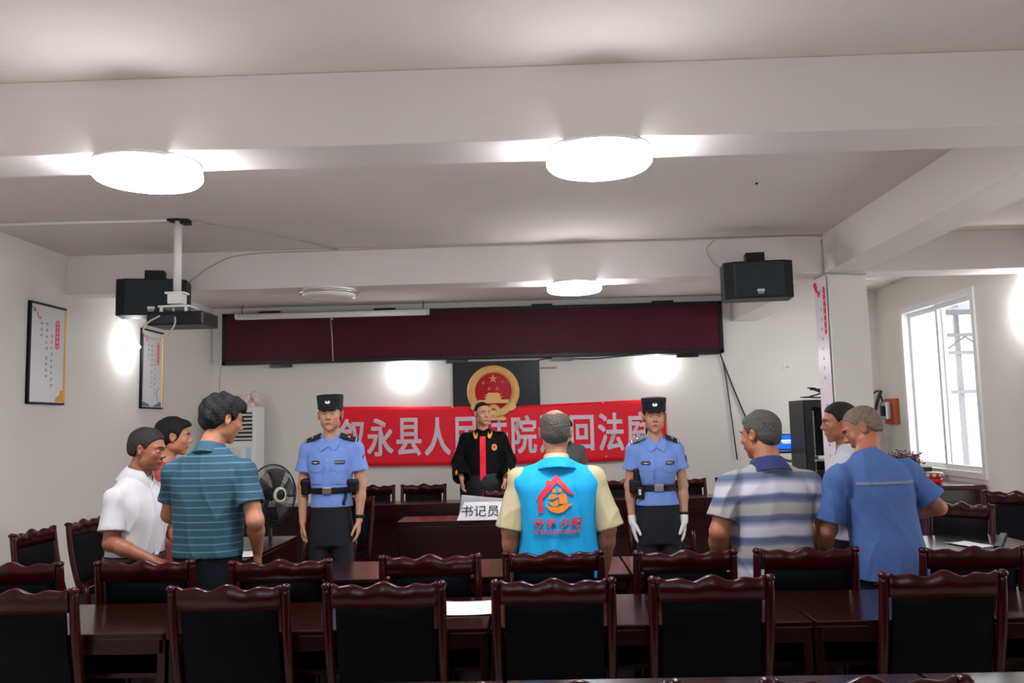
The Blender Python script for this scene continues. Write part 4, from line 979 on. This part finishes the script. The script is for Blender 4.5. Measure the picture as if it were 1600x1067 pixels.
def police_cap(P,m):
    H=P.H;k=P.hs; V=Vol(.004); F=H.mul(Fr(Rm(0,-3,0),np.array((0,-.006,0))))
    V.u(loft([(.040*k,0,.085*k,.105*k),(.060*k,0,.086*k,.106*k),(.10*k,0,.088*k,.108*k),(.130*k,0,.089*k,.106*k),(.142*k,0,.080*k,.096*k),(.146*k,0,.05*k,.06*k)],F,n=2.5),.004)
    V.u(ell(np.array((0,.092,.043))*k,np.array((.070,.052,.008))*k,H,Rm(0,-14,0)),.006)
    V.s(ell(np.array((0,-.01,.03))*k,np.array((.079,.098,.075))*k,H),.004)
    V.run(); o=link('cap',V.mesh('cap'),m,P.root)
    G=lambda v: Vector(H.p(np.array(v)*k)); HM=Matrix(H.R.tolist())
    def q(v): return tuple(G(v))
    mb=MB(); yb=.1075
    pts=[(-.016,.078),(-.018,.092),(-.012,.090),(-.010,.104),(0,.112),(.010,.104),(.012,.090),(.018,.092),(.016,.078),(0,.074)]
    n=len(pts); mb._add([q((a,yb,b)) for a,b in pts]+[q((a,yb-.008,b)) for a,b in pts],[tuple(range(n))]+[(i,(i+1)%n,(i+1)%n+n,i+n) for i in range(n)]); mb.obj('cap_badge',M_silver,o)
    mb=MB(); mb.sphere(G((0,yb,.094)),(.006*k,.003*k,.007*k),8,6,M=HM); mb.obj('badge_centre',M_navyc,o)
    return o
M_navyc=mat('navy_cloth',(.003,.0045,.010),.8,bump=.2,bscale=200)
M_pblue=mat('police_shirt_blue',(.19,.32,.74),.75,bump=.15,bscale=300,var=.04)
M_patch=mat('dark_patch',(.006,.008,.014),.6); M_patchl=mat('silver_thread',(.55,.56,.6),.5)
M_brass=mat('buckle_bronze',(.32,.27,.20),.35,metal=.8)

def officer(label,loc,rz,h,sw,torso,female,skin,headrot,wst,hem,seed):
    s=h/1.72
    arms={'R':dict(e=(sw+.040,-.02,1.10*s),w=(sw+.030,.02,.86*s)),'L':dict(e=(-sw-.040,-.02,1.10*s),w=(-sw-.030,.02,.86*s))}
    hp={'R':dict(d=(-.12,.10,-1),curl=9),'L':dict(d=(.12,.10,-1),curl=9)} if female else {'R':dict(d=(-.05,.12,-1),curl=20),'L':dict(d=(.05,.12,-1),curl=20)}
    P=Person(label,loc,rz,h,sw,torso,head=headrot,arms=arms,skin=skin,armr=.86 if female else .95,neck=.050 if female else .060,hs=1.03 if female else 1.07,headpos=(0,.022,-.014),handspec=hp,res=.0055)
    P.trousers(M_navyc,waist=hem+.05,fat=.0)
    P.shirt(M_pblue,hem=hem,sleeve=.60 if not female else .55,r0=.062 if not female else .056,r1=.080 if not female else .072,vneck=.062,seed=seed,fold=.0035,freq=30)
    P.collar(M_pblue,r=.064 if not female else .056,open_=.024,flare=.034,drop=.05,tilt=18)
    V=P.sv; rt=P.root
    for sd in (1,-1):
        cpoly(V,'collar_flap',M_pblue,rt,[(sd*.004,1.372*s),(sd*.050,1.342*s),(sd*.082,1.385*s),(sd*.070,1.425*s),(sd*.040,1.432*s)],off=.012,th=.004)
    # placket, buttons, pockets, badges
    crect(V,'placket',M_pblue,rt,-.016,.016,hem*s+.006,1.36*s,off=.003,th=.003)
    P.buttons([1.28,1.21,1.14,1.0,.95][:5],M_silver,.0065)
    for sd in (1,-1):
        x0=sd*.085
        cpoly(V,'pocket_flap',M_pblue,rt,[(x0-.052,1.235*s),(x0+.052,1.235*s),(x0+.052,1.215*s),(x0+.02,1.205*s),(x0,1.195*s),(x0-.02,1.205*s),(x0-.052,1.215*s)],off=.011,th=.005)
        crect(V,'pocket',M_pblue,rt,x0-.048,x0+.048,1.12*s,1.23*s,off=.006,th=.004)
        P.buttons([1.208],M_silver,.0055,x=x0)
        # epaulette
        sh=P.arm[sd][0]; nk=P.U.p((sd*.075,-.012,1.452*s)); a=Vector(nk); b=Vector(sh)+Vector((sd*.022,0,.052)); d=(b-a); q=Matrix.Rotation(-.55,3,'X')@d.to_track_quat('X','Z').to_matrix(); a=a+Vector((0,.022,.004)); b=b+Vector((0,.022,.002))
        ep=MB().obox((a+b)/2,(d.length,.062,.010),q).obj('epaulette',M_patch,rt,bevel=.003)
        MB().obox(a+d*.90+Vector((0,0,.003)),(.008,.045,.011),q).obj('rank_bar',M_patchl,ep); MB().obox(a+d*.5+Vector((0,0,.006)),(.014,.014,.006),q@Matrix.Rotation(.78,3,'Z')).obj('rank_star',M_patchl,ep)
    n=crect(V,'number_badge',M_patch,rt,-.125,-.055,1.255*s,1.278*s,off=.007,th=.003)
    mb=MB()
    for k in range(6):
        x=-.118+k*.0105; y=(V.hit(x,1.266*s) or .1)+.0095; mb.box(x,x+.0065,y-.001,y+.001,1.261*s,1.272*s)
    mb.obj('badge_digits',M_patchl,n)
    n=cpoly(V,'chest_badge',M_patch,rt,[(.055,1.268*s),(.065,1.28*s),(.115,1.28*s),(.125,1.268*s),(.115,1.256*s),(.065,1.256*s)],off=.007,th=.003)
    cpoly(V,'badge_wings',M_patchl,n,[(.062,1.271*s),(.085,1.267*s),(.09,1.274*s),(.095,1.267*s),(.118,1.271*s),(.10,1.261*s),(.08,1.261*s)],off=.010,th=.002)
    # sleeve badge on the left arm
    sh,el,wr=P.arm[-1]; c=sh+(el-sh)*.28
    o=MB().sphere((c[0]-.052,c[1]+.012,c[2]),(.008,.028,.036),14,8).obj('arm_badge',M_patch,rt); MB().sphere((c[0]-.056,c[1]+.014,c[2]),(.008,.018,.022),12,6).obj('shield',M_patchl,o)
    # belt
    B=Vol(.005); secs=[t for t in P.torso]; B.u(loft(secs,P.U,shell=.006,grow=.008),.002)
    B.s(bxp((0,0,wst*s-.023-.5),(.6,.6,.5),.001),.003); B.s(bxp((0,0,wst*s+.023+.5),(.6,.6,.5),.001),.003); B.run()
    bl=link('belt',B.mesh('belt'),M_black,rt); y=(B.hit(0,wst*s) or .13)
    MB().box(-.034,.034,y-.002,y+.010,wst*s-.025,wst*s+.025).obj('buckle',M_brass if not female else mat('buckle_silver',(.5,.47,.42),.3,metal=.8),bl,bevel=.004)
    return P,bl
# policeman
TO=[(.84,0,.158,.12),(.95,0,.158,.122),(1.05,.005,.148,.116),(1.16,.005,.160,.122),(1.28,.0,.182,.124),(1.36,-.006,.175,.102),(1.41,-.012,.120,.078),(1.45,-.014,.066,.056)]
P,bl=officer('policeman in light blue short sleeve shirt and dark cap standing at the left',(-1.53,6.42,0),PI,1.87,.182,TO,False,1,(3,0,1),1.075,.96,3)
s=P.s
police_cap(P,M_navyc); P.hair(H_black,t=.003,line=.045,back=-.05,side=-.0,noise=.0005)
o=MB().obj; 
for nm,c,sz in (('holster',(-.175,.03,1.10*s),(.075,.10,.085)),('pouch',(.185,.02,1.10*s),(.06,.10,.12))):
    q=Vol(.005); q.u(bxp(c,(sz[0]/2,sz[1]/2,sz[2]/2),.015),.01); q.u(bxp((c[0],c[1]+.03,c[2]+.03),(sz[0]/2+.006,.02,.02),.008),.008); q.run(); link(nm,q.mesh(nm),M_black,bl)
MB().tube([(-.13,.10,1.06*s),(-.135,.12,1.03*s),(-.12,.125,.99*s),(-.125,.125,.975*s)],.012,8).obj('strap',M_black,bl)
wr=P.arm[-1][2]; el=P.arm[-1][1]; c=wr+(el-wr)*.12
MB().lathe([(.033,-.012),(.036,-.008),(.036,.008),(.033,.012)],c=tuple(c),n=24,M=Vector(el-wr).to_track_quat('Z','Y').to_matrix()).sphere(tuple(c+np.array([-.034,.012,0])),(.008,.016,.016)).obj('wristwatch',M_black,P.root)
# policewoman
TW=[(.84,0,.175,.125),(.93,0,.165,.122),(1.02,.003,.142,.108),(1.08,.003,.130,.100),(1.17,.012,.148,.118),(1.25,.012,.158,.124),(1.33,-.002,.155,.100),(1.385,-.01,.110,.074),(1.425,-.014,.060,.052)]
TW=[(z+.018,a,b,c) for z,a,b,c in TW]
P,bl=officer('policewoman in light blue shirt, dark cap and white gloves standing at the right',(.915,6.42,0),PI,1.79,.162,TW,True,1,(-4,0,0),1.09,.965,8)
s=P.s
police_cap(P,M_navyc)
def tail(V,H,k): V.u(rc((.0,-.11*k,.0),(.050*k,-.105*k,-.10*k),.028*k,.02*k,H),.02)
P.hair(H_black,t=.004,line=.048,back=-.07,side=-.03,noise=.0006)
q=Vol(.005); q.u(rc((0,-.10,-.03),(.035,-.10,-.09),.026,.024,P.H),.02); q.u(rc((.035,-.10,-.09),(.06,-.09,-.15),.022,.008,P.H),.02); q.run(); link('ponytail',q.mesh('ponytail'),H_black,P.root)
for sd in (1,-1):
    sh,el,wr=P.arm[sd]; G=Vol(.005); add_hand(G,wr,(-sd*.12,.10,-1),(-sd,.15,0),(0,1,.1),9,sc=.98,grow=.0028); G.u(rc(wr+(el-wr)*.10,wr+(wr-el)*.05,.030,.028),.01); G.run(); link('glove',G.mesh('glove'),M_white,P.root)
for nm,c,sz in (('holster',(.165,.045,1.10*s),(.085,.09,.10)),('radio',(.150,.06,1.17*s),(.05,.05,.12)),('pouch',(.135,.085,1.06*s),(.06,.05,.09))):
    q=Vol(.005); q.u(bxp(c,(sz[0]/2,sz[1]/2,sz[2]/2),.012),.01); q.run(); link(nm,q.mesh(nm),M_black,bl)
MB().box(.13,.15,.11,.118,1.045*s,1.085*s).obj('pouch_label',M_patchl,bl)
wr=P.arm[-1][2]; el=P.arm[-1][1]; c=wr+(el-wr)*.17
MB().lathe([(.029,-.010),(.032,-.007),(.032,.007),(.029,.010)],c=tuple(c),n=24,M=Vector(el-wr).to_track_quat('Z','Y').to_matrix()).obj('bracelet',M_black,P.root)

# judge in a robe behind the bench
M_robe=mat('black_robe',(.0022,.0022,.003),.7,bump=.2,bscale=250,spec=.15)
TJ=[(.10,0,.30,.20),(.60,0,.28,.19),(.90,0,.25,.17),(1.10,.0,.225,.155),(1.25,.0,.215,.14),(1.35,-.006,.20,.115),(1.41,-.012,.135,.085),(1.455,-.014,.072,.06)]
s=1.88/1.72
P=Person('man in black court robe with red front strip and gold trim behind the bench',(-.56,9.58,0.0),PI,1.88,.20,TJ,head=(28,0,0),skin=1,res=.006,hs=1.12,
   arms={'R':dict(e=(.285,-.02,1.12*s),w=(.235,.20,.95*s)),'L':dict(e=(-.285,-.02,1.12*s),w=(-.24,.17,.93*s))},handspec={'R':dict(d=(-.1,.35,-1),n=(-1,.2,0),t=(.2,1,.3)),'L':dict(d=(.1,.35,-1),n=(1,.2,0),t=(-.2,1,.3))})
P.trousers(M_black,1.0)
P.shirt(M_robe,hem=.10,sleeve=.6,r0=.078,r1=.098,vneck=.06,seed=12,fold=.006,name='robe',long=.93,freq=22,res=.007)
P.collar(M_robe,r=.068,open_=.018,flare=.036,drop=.05,tilt=16)
strip=crect(P.sv,'red_strip',M_redcl,P.root,-.032,.032,.90*s,1.375*s,off=.004,th=.003)
P.buttons([1.36,1.27,1.18,1.09,1.0],M_gold,.009)
for sd in (1,-1):
    cpoly(P.sv,'collar_emblem',M_goldth,P.root,[(sd*.055,1.375*s),(sd*.062,1.42*s),(sd*.072,1.39*s),(sd*.088,1.40*s),(sd*.10,1.43*s),(sd*.108,1.40*s),(sd*.09,1.355*s),(sd*.07,1.350*s)],off=.022,th=.004)
    cpoly(P.sv,'cuff_embroidery',M_goldth,P.root,[(sd*.30,1.03*s),(sd*.285,1.05*s),(sd*.27,1.01*s),(sd*.235,.985*s),(sd*.20,.955*s),(sd*.215,.95*s),(sd*.26,.965*s),(sd*.30,.995*s)],off=.006,th=.004)
o=cpoly(P.sv,'round_badge',M_goldth,P.root,[(-.128+.030*math.cos(a),1.262*s+.036*math.sin(a)) for a in [2*PI*k/16 for k in range(16)]],off=.007,th=.004)
cpoly(P.sv,'badge_core',M_red,o,[(-.128+.015*math.cos(a),1.266*s+.018*math.sin(a)) for a in [2*PI*k/12 for k in range(12)]],off=.0105,th=.003)
P.hair(H_dark,t=.0015,line=.072,back=-.03,side=.022,noise=.0004)
# colleague in grey, mostly hidden
s=1.66/1.72
P=Person('person in dark grey top standing behind the bench, hidden behind the vest man',(.36,9.58,0),PI,1.68,.165,DEF,skin=1,res=.007)
P.trousers(M_black,1.0); P.shirt(mat('dark_grey_cloth',(.06,.065,.07),.8),hem=.9,seed=21,r0=.06,r1=.064,fold=.003,res=.007); P.collar(M_black,r=.064); P.hair(H_black,t=.012,line=.055)

# man in blue volunteer vest
M_beige=mat('beige_shirt',(.50,.42,.25),.8,bump=.15,bscale=250,var=.05); M_vest=mat('bright_blue_vest',(.0,.36,.72),.8,bump=.2,bscale=300,var=.04)
TV=[(.80,0,.215,.150),(.90,0,.212,.150),(1.0,.0,.206,.145),(1.12,.0,.206,.145),(1.24,.0,.222,.142),(1.32,-.006,.228,.125),(1.365,-.01,.200,.100),(1.41,-.014,.120,.080),(1.45,-.016,.070,.062)]
s=1.69/1.72
P=Person('man in bright blue vest with red house logo over beige shirt, seen from behind',(.125,4.70,0),0,1.69,.205,TV,head=(0,-3,0),skin=0,hs=1.03,armr=1.12,neck=.058,face=True,
   arms={'R':dict(e=(.268,-.03,1.07*s),w=(.255,.06,.84*s)),'L':dict(e=(-.262,-.03,1.07*s),w=(-.262,.06,.84*s))})
P.trousers(M_black,.95); P.shirt(M_beige,hem=.84,grow=-.010,r0=.070,r1=.096,seed=31,fold=.005,sleevedir={1:(.075,-.01,-.275),-1:(-.060,-.01,-.27)})
vv=Vol(.006); vv.u(loft(P.torso,P.U,grow=.008),.02)
for sd in (1,-1): vv.u(rc(P.U.p((sd*.08,-.012,1.380*s)),P.U.p((sd*.215,-.012,1.345*s)),.058,.056),.04)
for sd in (1,-1): vv.s(bxp((sd*.355,0,1.2*s),(.105,.3,.3),.002),.004)
def dart(x,y,z): return (.006*np.exp(-((x-.155)/.03)**2)*np.clip((1.30-z)*4,0,1)-.010*np.exp(-((x-.115-.1*(1.1-z))/.016)**2)+.008*np.exp(-((x+.15)/.03)**2)-.006*np.exp(-((x-.03-.35*(1.0-z))/.018)**2)*np.clip((1.05-z)*8,0,1)).astype(f32)*-1
vv.w(folds(33,.004,16)); vv.w((dart,np.array([-.3,-.3,.8]),np.array([.3,0.,1.34])))
vv.s(rc(P.neckb-np.array([0,0,.01]),P.neckb+P.U.d((0,.012,.12)),.068,.075),.006); vv.s(bxp((0,0,.5*s),(.6,.6,.31*s),.001),.003); vv.run(); vest=link('vest',vv.mesh('vest'),M_vest,P.root); P.sv=vv
P.collar(M_beige,r=.066,hgt=.05,flare=.012,drop=.03,z=1.425,name='shirt_collar'); P.collar(M_vest,r=.076,hgt=.030,flare=.045,drop=.055,z=1.42,name='vest_collar',tilt=14)
P.hair(H_grey,t=.007,line=.055,back=-.072,side=-.012,noise=.0012,bald=((0,-.020,.150),(.066,.088,.095)))
# logo on the back: x mirrored is not needed, the back is read from -y
zz=lambda px,py: ((px-868)/287.0-.004, 1.62-(py-662)/287.0)
def logo(vol,name,m,parent,px): return cpoly(vol,name,m,parent,[zz(*p) for p in px],side=-1,off=.006,th=.003,maxe=.014)
L_=[('house_roof',M_red,[(836,775),(845,763),(868,739),(894,770),(887,769),(868,752),(846,775)]),('house_wall',M_red,[(839,775),(846,775),(846,796),(839,796)]),('chimney',M_red,[(852,748),(858,748),(858,751),(852,757)])]
for nm,m,px in L_: logo(vv,nm,m,vest,px)
def circ(cx,cy,rx,ry,n=14,a0=0,a1=360): return [(cx+rx*math.cos(math.radians(a0+(a1-a0)*k/n)),cy+ry*math.sin(math.radians(a0+(a1-a0)*k/n))) for k in range(n+(0 if a1-a0==360 else 1))]
for px in (circ(863.5,763.5,3.2,3.2),circ(872.5,763,3.0,3.2),[(855,775),(855,772),(858,769),(863,768),(868,770),(867,773),(862,776),(857,776)],[(871,783),(871,774),(868,772),(871,769),(876,767),(881,769),(883,774),(883,783)],[(855,780),(862,780),(869,776),(869,785),(864,787),(858,785)],[(850,784),(857,787),(868,788),(878,784),(891,783),(884,789),(877,795),(868,797),(860,795),(854,790)]):
    logo(vv,'family_in_hand',M_orange,vest,px)
def vtext(txt,size,cx,cz,width,h,m,name,bold):
    me=text_mesh(txt,size,bold,0); xs=[v.co.x for v in me.vertices]; ys=[v.co.y for v in me.vertices]; kx=width/(max(xs)-min(xs)); ky=h/(max(ys)-min(ys)); mx=(max(xs)+min(xs))/2; my=(max(ys)+min(ys))/2
    V2=[(cx+(v.co.x-mx)*kx,cz+(v.co.y-my)*ky) for v in me.vertices]; F2=[tuple(p.vertices) for p in me.polygons]; bpy.data.meshes.remove(me)
    return conform(vv,name,m,vest,V2,F2,side=-1,off=.009,th=.003,maxe=.03)
for k,ch in enumerate('守护夕阳'):
    c=zz((838.5,858,878,896)[k],811); vtext(ch,.06,c[0],c[1],.052,.052,M_red,'vest_character',.0009)
a=zz(867,824.5); vtext('SHOUHUXIYANG',.03,a[0],a[1],.238,.022,M_red,'vest_lettering',.0003)

# man in teal striped polo
M_teal=stripes('teal_striped_cotton',[(0,(.012,.062,.098)),(.70,(.012,.062,.098)),(.78,(.075,.17,.22)),(.86,(.075,.17,.22)),(.94,(.012,.062,.098))],scale=26)
M_tealp=mat('teal_cotton',(.014,.07,.11),.8,bump=.2,bscale=250)
M_jean=mat('dark_blue_trousers',(.0035,.005,.010),.8,spec=.2)
TT=[(.80,0,.195,.145),(.90,0,.192,.142),(1.0,.0,.187,.140),(1.12,.0,.196,.142),(1.22,.0,.210,.14),(1.29,-.006,.212,.130),(1.35,-.012,.180,.108),(1.40,-.014,.135,.09),(1.445,-.016,.082,.070)]
s=1.83/1.72
P=Person('dark haired man in teal striped polo shirt, seen from behind at the left',(-1.775,4.62,0),-.15,1.83,.205,TT,lean=3,head=(-42,-14,0),headpos=(.045,.035,-.015),skin=0,hs=1.06,armr=1.1,neck=.062,shz=1.315,
   arms={'R':dict(e=(.295,-.04,1.075*s),w=(.230,.12,.90*s)),'L':dict(e=(-.265,.06,1.10*s),w=(-.15,.28,1.0*s))},handspec={'R':dict(d=(-.15,.25,-1),curl=25),'L':dict(d=(.5,.6,-.3),n=(0,0,-1),t=(.6,-.5,0))})
P.trousers(M_jean,.98); P.shirt(M_teal,hem=.90,r0=.070,r1=.076,seed=41,fold=.007,sleeve=.66,freq=22); P.collar(M_tealp,r=.070,hgt=.04,flare=.022,drop=.045)
def mop(V,H,k): V.u(ell(np.array((-.0,.03,.085))*k,np.array((.07,.075,.042))*k,H),.02); V.u(ell(np.array((0,-.075,.01))*k,np.array((.075,.05,.08))*k,H),.02)
P.hair(H_black,t=.019,line=.048,back=-.085,side=-.022,noise=.0028,extra=mop,nf=110)

# man in white short sleeve shirt, turned right
M_wsh=mat('white_cotton',(.62,.61,.63),.8,bump=.2,bscale=250)
s=1.64/1.72
P=Person('man in white short sleeved shirt at the left, turned to the right',(-2.36,5.02,0),-PI/2-.18,1.64,.185,TT,lean=2,head=(8,-8,0),headpos=(0,.05,-.0),skin=2,hs=1.04,armr=1.08,neck=.058,shz=1.315,
   arms={'R':dict(e=(.235,.015,1.06*s),w=(.17,.235,.955*s)),'L':dict(e=(-.23,.10,1.06*s),w=(-.10,.28,.98*s))},handspec={'R':dict(d=(-.25,1,-.35),n=(0,-.2,-1),t=(-1,.2,0),curl=28),'L':dict(d=(.5,.8,-.3),n=(0,0,-1),t=(1,-.3,0))})
P.trousers(M_jean,.985); P.shirt(M_wsh,hem=.965,r0=.066,r1=.080,seed=51,fold=.0055,sleeve=.74,vneck=.05); P.collar(M_wsh,r=.070,hgt=.048,open_=.02,flare=.036,drop=.06,z=1.435)
crect(P.sv,'placket',M_wsh,P.root,-.016,.016,.95*s,1.36*s,off=.003,th=.003); P.buttons([1.34,1.26,1.18,1.10,1.02],M_white,.006)
B=Vol(.006); B.u(loft(P.torso,P.U,shell=.005,grow=.004),.002); B.s(bxp((0,0,.925*s-.5),(.6,.6,.5),.001)); B.s(bxp((0,0,.965*s+.5),(.6,.6,.5),.001)); B.run(); bl=link('belt',B.mesh('belt'),mat('brown_leather',(.06,.025,.012),.4),P.root)
MB().tube([(.19,.02,.93*s),(.215,.03,.90*s),(.205,.04,.86*s),(.215,.05,.83*s)],.006,6).tube([(.21,.04,.88*s),(.225,.05,.85*s),(.205,.06,.82*s)],.006,6).obj('key_ring',M_silver,bl)
P.hair(H_salt,t=.006,line=.056,back=-.055,side=-.0,noise=.001)
# woman behind him
M_rdress=stripes('patterned_red_dress',[(0,(.42,.05,.05)),(.45,(.36,.04,.05)),(.55,(.55,.38,.26)),(1,(.60,.45,.32))],scale=1.6,repeat=True)
TWm=[(.80,0,.18,.13),(.95,0,.165,.125),(1.05,.003,.145,.11),(1.2,.01,.155,.125),(1.30,0,.165,.112),(1.36,-.01,.14,.09),(1.41,-.014,.08,.06),(1.44,-.014,.06,.055)]
s=1.66/1.72
P=Person('dark haired woman in red and tan dress partly hidden at the left',(-2.42,5.58,0),-PI/2+.25,1.71,.165,TWm,head=(4,-4,0),headpos=(0,.04,0),skin=0,hs=1.02,neck=.05,armr=.9,
   arms={'R':dict(e=(.205,.06,1.10*s),w=(.12,.26,1.02*s)),'L':dict(e=(-.205,.06,1.10*s),w=(-.12,.26,1.02*s))},handspec={'R':dict(d=(-.5,.8,-.2),n=(0,0,-1),t=(-1,-.3,0)),'L':dict(d=(.5,.8,-.2),n=(0,0,-1),t=(1,-.3,0))})
P.trousers(M_jean,.95); P.shirt(M_rdress,hem=.55,r0=.058,r1=.066,seed=61,fold=.004,name='dress',vneck=.05,secs=[(.45,0,.26,.2),(.8,0,.20,.15)]+TWm[1:])
def bun(V,H,k): V.u(ell(np.array((0,-.10,-.02))*k,np.array((.05,.035,.05))*k,H),.015); V.u(ell(np.array((0,.06,.075))*k,np.array((.075,.045,.035))*k,H),.02)
P.hair(H_black,t=.013,line=.052,back=-.075,side=-.035,noise=.001,extra=bun)

# heavy man in grey and blue striped polo
M_strip=stripes('grey_blue_banded_cotton',[(0,(.065,.08,.15)),(.10,(.08,.10,.18)),(.14,(.26,.245,.235)),(.36,(.30,.285,.27)),(.42,(.13,.145,.21)),(.50,(.065,.08,.15)),(.58,(.08,.10,.18)),(.64,(.42,.40,.45)),(.82,(.47,.445,.50)),(.92,(.2,.21,.29)),(1,(.065,.08,.15))],scale=4.55,distort=.35)
M_navycol=mat('navy_knit',(.010,.016,.09),.8,bump=.3,bscale=300)
TS=[(.75,0,.215,.175),(.90,0,.218,.178),(1.0,.0,.215,.172),(1.12,.0,.222,.17),(1.21,.0,.232,.162),(1.28,-.006,.232,.148),(1.345,-.012,.200,.125),(1.40,-.014,.150,.105),(1.45,-.016,.092,.08)]
s=1.66/1.72
P=Person('stout grey haired man in blue and grey banded polo with navy collar, back view',(1.285,4.70,0),.12,1.64,.218,TS,lean=2,head=(38,-6,0),headpos=(-.02,.03,.005),skin=2,hs=1.08,armr=1.3,neck=.070,shz=1.315,
   arms={'R':dict(e=(.305,-.02,1.06*s),w=(.28,.12,.86*s)),'L':dict(e=(-.300,-.02,1.06*s),w=(-.27,.14,.86*s))})
P.trousers(M_black,.95,fat=-.03); P.shirt(M_strip,hem=.80,r0=.084,r1=.094,seed=71,fold=.008,sleeve=.72,freq=20); P.collar(M_navycol,r=.086,hgt=.05,flare=.036,drop=.055,tilt=16,z=1.415)
P.hair(H_salt if False else hairm('hair_iron_grey',(.06,.056,.052)),t=.008,line=.055,back=-.075,side=-.008,noise=.001)

# old man in blue linen shirt, turned left and leaning
M_lin=mat('blue_linen',(.045,.105,.28),.85,bump=.35,bscale=160,var=.16,vscale=14)
TB=[(.75,0,.205,.15),(.90,0,.200,.15),(1.0,.0,.192,.145),(1.12,.0,.196,.145),(1.22,-.005,.210,.145),(1.30,-.010,.208,.132),(1.36,-.016,.175,.11),(1.41,-.018,.125,.09),(1.45,-.018,.080,.07)]
s=1.70/1.72
P=Person('elderly man with shaved grey hair in blue linen shirt, back view at the right',(1.885,4.66,0),.28,1.70,.215,TB,lean=12,side=-3,head=(52,-16,0),headpos=(.065,.055,-.012),skin=2,hs=1.05,armr=1.0,neck=.060,shz=1.315,
   arms={'R':dict(e=(.325,-.02,1.13*s),w=(.20,.24,1.06*s)),'L':dict(e=(-.30,.10,1.02*s),w=(-.235,.24,.83*s))},handspec={'R':dict(d=(-.6,.7,-.3),n=(0,0,-1),t=(-.6,-.5,0)),'L':dict(d=(-.1,.5,-1))})
P.trousers(M_jean,.95,fat=-.03); P.shirt(M_lin,hem=.775,r0=.078,r1=.090,seed=81,fold=.009,sleeve=.80,freq=24); P.collar(M_lin,r=.070,hgt=.030,flare=.006,drop=.02,tilt=10)
crect(P.sv,'yoke_stripe',mat('faded_band',(.15,.18,.24),.85),P.root,-.19,.17,1.275*s,1.290*s,side=-1,off=.002,th=.002)
P.hair(H_sgrey,t=.002,line=.066,back=-.055,side=.0,noise=.0004)
# man in pale grey shirt, mostly hidden by him
M_pale=mat('pale_grey_shirt',(.48,.50,.55),.8,bump=.2,bscale=250)
s=1.70/1.72
P=Person('dark haired man in pale grey shirt by the pillar, turned left, partly hidden',(1.98,5.42,0),PI/2-.25,1.70,.185,DEF,head=(10,-4,0),headpos=(0,.04,0),skin=2,hs=1.03,
   arms={'L':dict(e=(-.22,.05,1.08*s),w=(-.10,.27,.93*s)),'R':dict(e=(.22,.05,1.08*s),w=(.12,.26,1.0*s))},handspec={'L':dict(d=(.3,.8,-.6),n=(.2,-.2,-1),t=(1,.2,0),curl=30),'R':dict(d=(-.4,.8,-.3),n=(0,0,-1),t=(-1,-.3,0))})
P.trousers(M_jean,.95); P.shirt(M_pale,hem=.88,r0=.066,r1=.076,seed=91,fold=.005,vneck=.05); P.collar(M_pale,r=.066,hgt=.05,open_=.025,flare=.03,drop=.045)
P.hair(H_dark,t=.009,line=.060,back=-.06,side=-.002,noise=.001)
